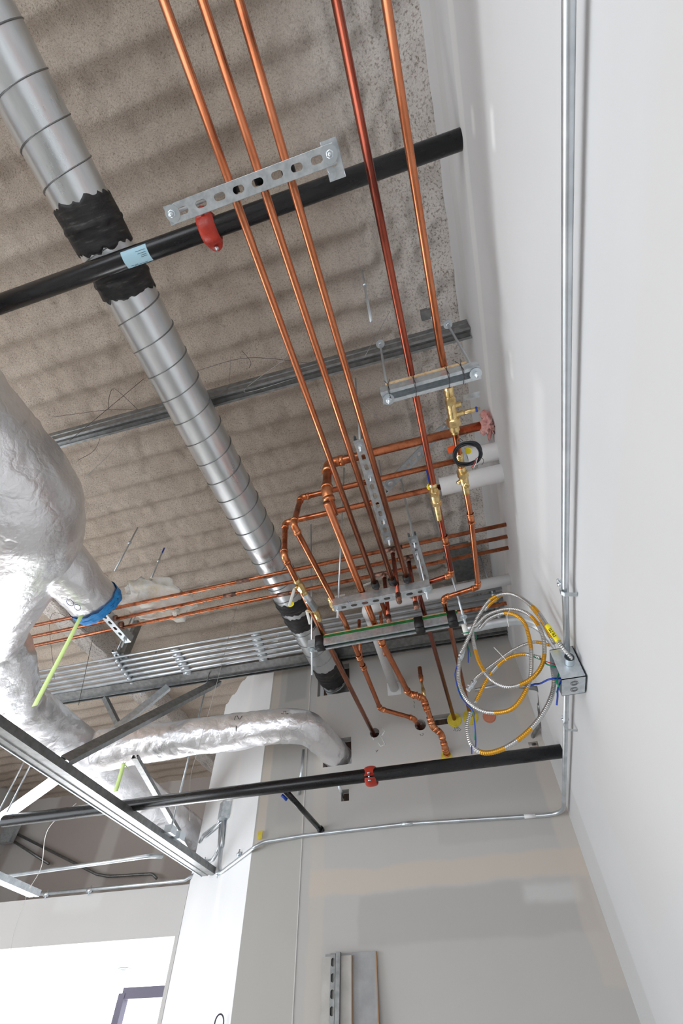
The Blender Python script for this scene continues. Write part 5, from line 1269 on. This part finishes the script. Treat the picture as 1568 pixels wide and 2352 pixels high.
# boards leaning on the back wall
zt_ = P(860, 2182, Y=WY - 0.03).z
def board(x0, x1, zt, y, th, m, lb, name='drywall_offcut', tilt=0.10):
    t = thing(name, lb, 'board', ((x0 + x1) / 2, y, FZ))
    bm = bmesh.new(); box(bm, (x0, y - th, FZ), (x1, y, zt))
    for v in bm.verts: v.co.y -= (zt - v.co.z) * tilt
    link('panel_face', bm, M[m], t, smooth=False)
    bm = bmesh.new(); box(bm, (x1, y - th, FZ), (x1 + 0.004, y, zt))
    for v in bm.verts: v.co.y -= (zt - v.co.z) * tilt
    link('cut_edge', bm, M['edge'], t, smooth=False); return t
bx = lambda px, py, y=WY - 0.03: P(px, py, Y=y)
board(bx(745, 2190).x, bx(860, 2182).x, bx(860, 2183).z, WY - 0.004, 0.012, 'grayboard', 'wide grey board leaning against the back wall', tilt=0.06)
board(bx(743, 2200).x - 0.005, bx(806, 2194).x, bx(806, 2194).z, WY - 0.02, 0.012, 'paleboard', 'narrow pale board leaning in front of the wide grey one', tilt=0.062)
for px, lb, w in ((765, 'slotted metal stud leaning left of its pair against the boards', 0.022), (776, 'plain metal stud leaning right of its pair against the boards', 0.018)):
    top = bx(px, 2190 if px < 770 else 2186, WY - 0.05); t = thing('metal_stud', lb, 'stud', top)
    strut(t, top, V((top.x - 0.01, top.y - 0.13, FZ)), V((0, -1, 0)), w, 0.02, px < 770, 'stud', lip=0.004)
bm = bmesh.new(); q = DP(505, 2352, 0.03)
tube(bm, [q + V((0.022 * math.cos(a), -0.01, 0.03 * math.sin(a))) for a in [PI * 2 * i / 24 for i in range(25)]], 0.003, 8, caps=False); tag(link('wire_hoop', bm, M['frame_dark']), 'small dark hoop on the bright face at the bottom edge', 'hoop')

# marks on the back wall
wb = bpy.data.objects['wall_back']; WP['wall_back'] = V((0, 0, 0))
def wl(*pts): return [P(a, b, Y=WY - 0.0006) for a, b in pts]
strokes('pencil_writing', [wl((1043, 1671), (1045, 1675)), wl((1047, 1670), (1049, 1674), (1051, 1670)), wl((1052, 1671), (1055, 1674)), wl((1041, 1678), (1045, 1676), (1047, 1680)), wl((1049, 1680), (1052, 1676), (1055, 1679), (1058, 1675)),
    wl((964, 1686), (967, 1690)), wl((969, 1685), (972, 1685), (970, 1690)), wl((863, 1723), (864, 1728), (868, 1722)), wl((949, 1611), (952, 1613), (951, 1616)), wl((950, 1619), (951, 1626))], 0.0011, M['ink'], wb)
strokes('torn_paper_curl', [wl((878, 1672), (883, 1680), (876, 1690)), wl((872, 1688), (884, 1710), (874, 1714), (868, 1705)), wl((855, 1693), (858, 1699))], 0.003, M['patch'], wb)

# corner bead and two thin conduits at the left end of the back wall
slab('trim_2', (-1.034, WY - 0.004, FZ), (-1.029, WY, CZ - 0.15), M['wall_left'])
t = thing('grey_conduit', 'thin grey conduit coming down behind the silver branch duct at the wall corner', 'conduit', P(694, 1760, Y=WY - 0.04))
bm = bmesh.new(); tube(bm, [P(697, 1722, Y=WY - 0.04), P(692, 1775, Y=WY - 0.04), P(684, 1826, Y=WY - 0.005)], 0.0095, 14, bend=0.03); link('pipe_wall', bm, M['emt'], t)
t = thing('grey_conduit', 'short grey conduit entering the small square hole under the lower black pipe', 'conduit', P(782, 1815, Y=WY - 0.02))
bm = bmesh.new(); tube(bm, [P(776, 1798, Y=WY - 0.05), P(783, 1818, Y=WY - 0.02), P(787, 1832, Y=WY + 0.05)], 0.009, 14, bend=0.02); link('pipe_wall', bm, M['emt'], t)
# a scrap of yellow tape at the pilaster edge
q = P(603, 1915, Y=WY + 0.02)
bm = bmesh.new(); box(bm, (q.x - 0.022, WY + 0.006, q.z - 0.03), (q.x + 0.004, WY + 0.0085, q.z + 0.012)); tag(link('tape_scrap', bm, M['yellow'], smooth=False), 'scrap of yellow tape on the pilaster edge above the conduit bend', 'tape')
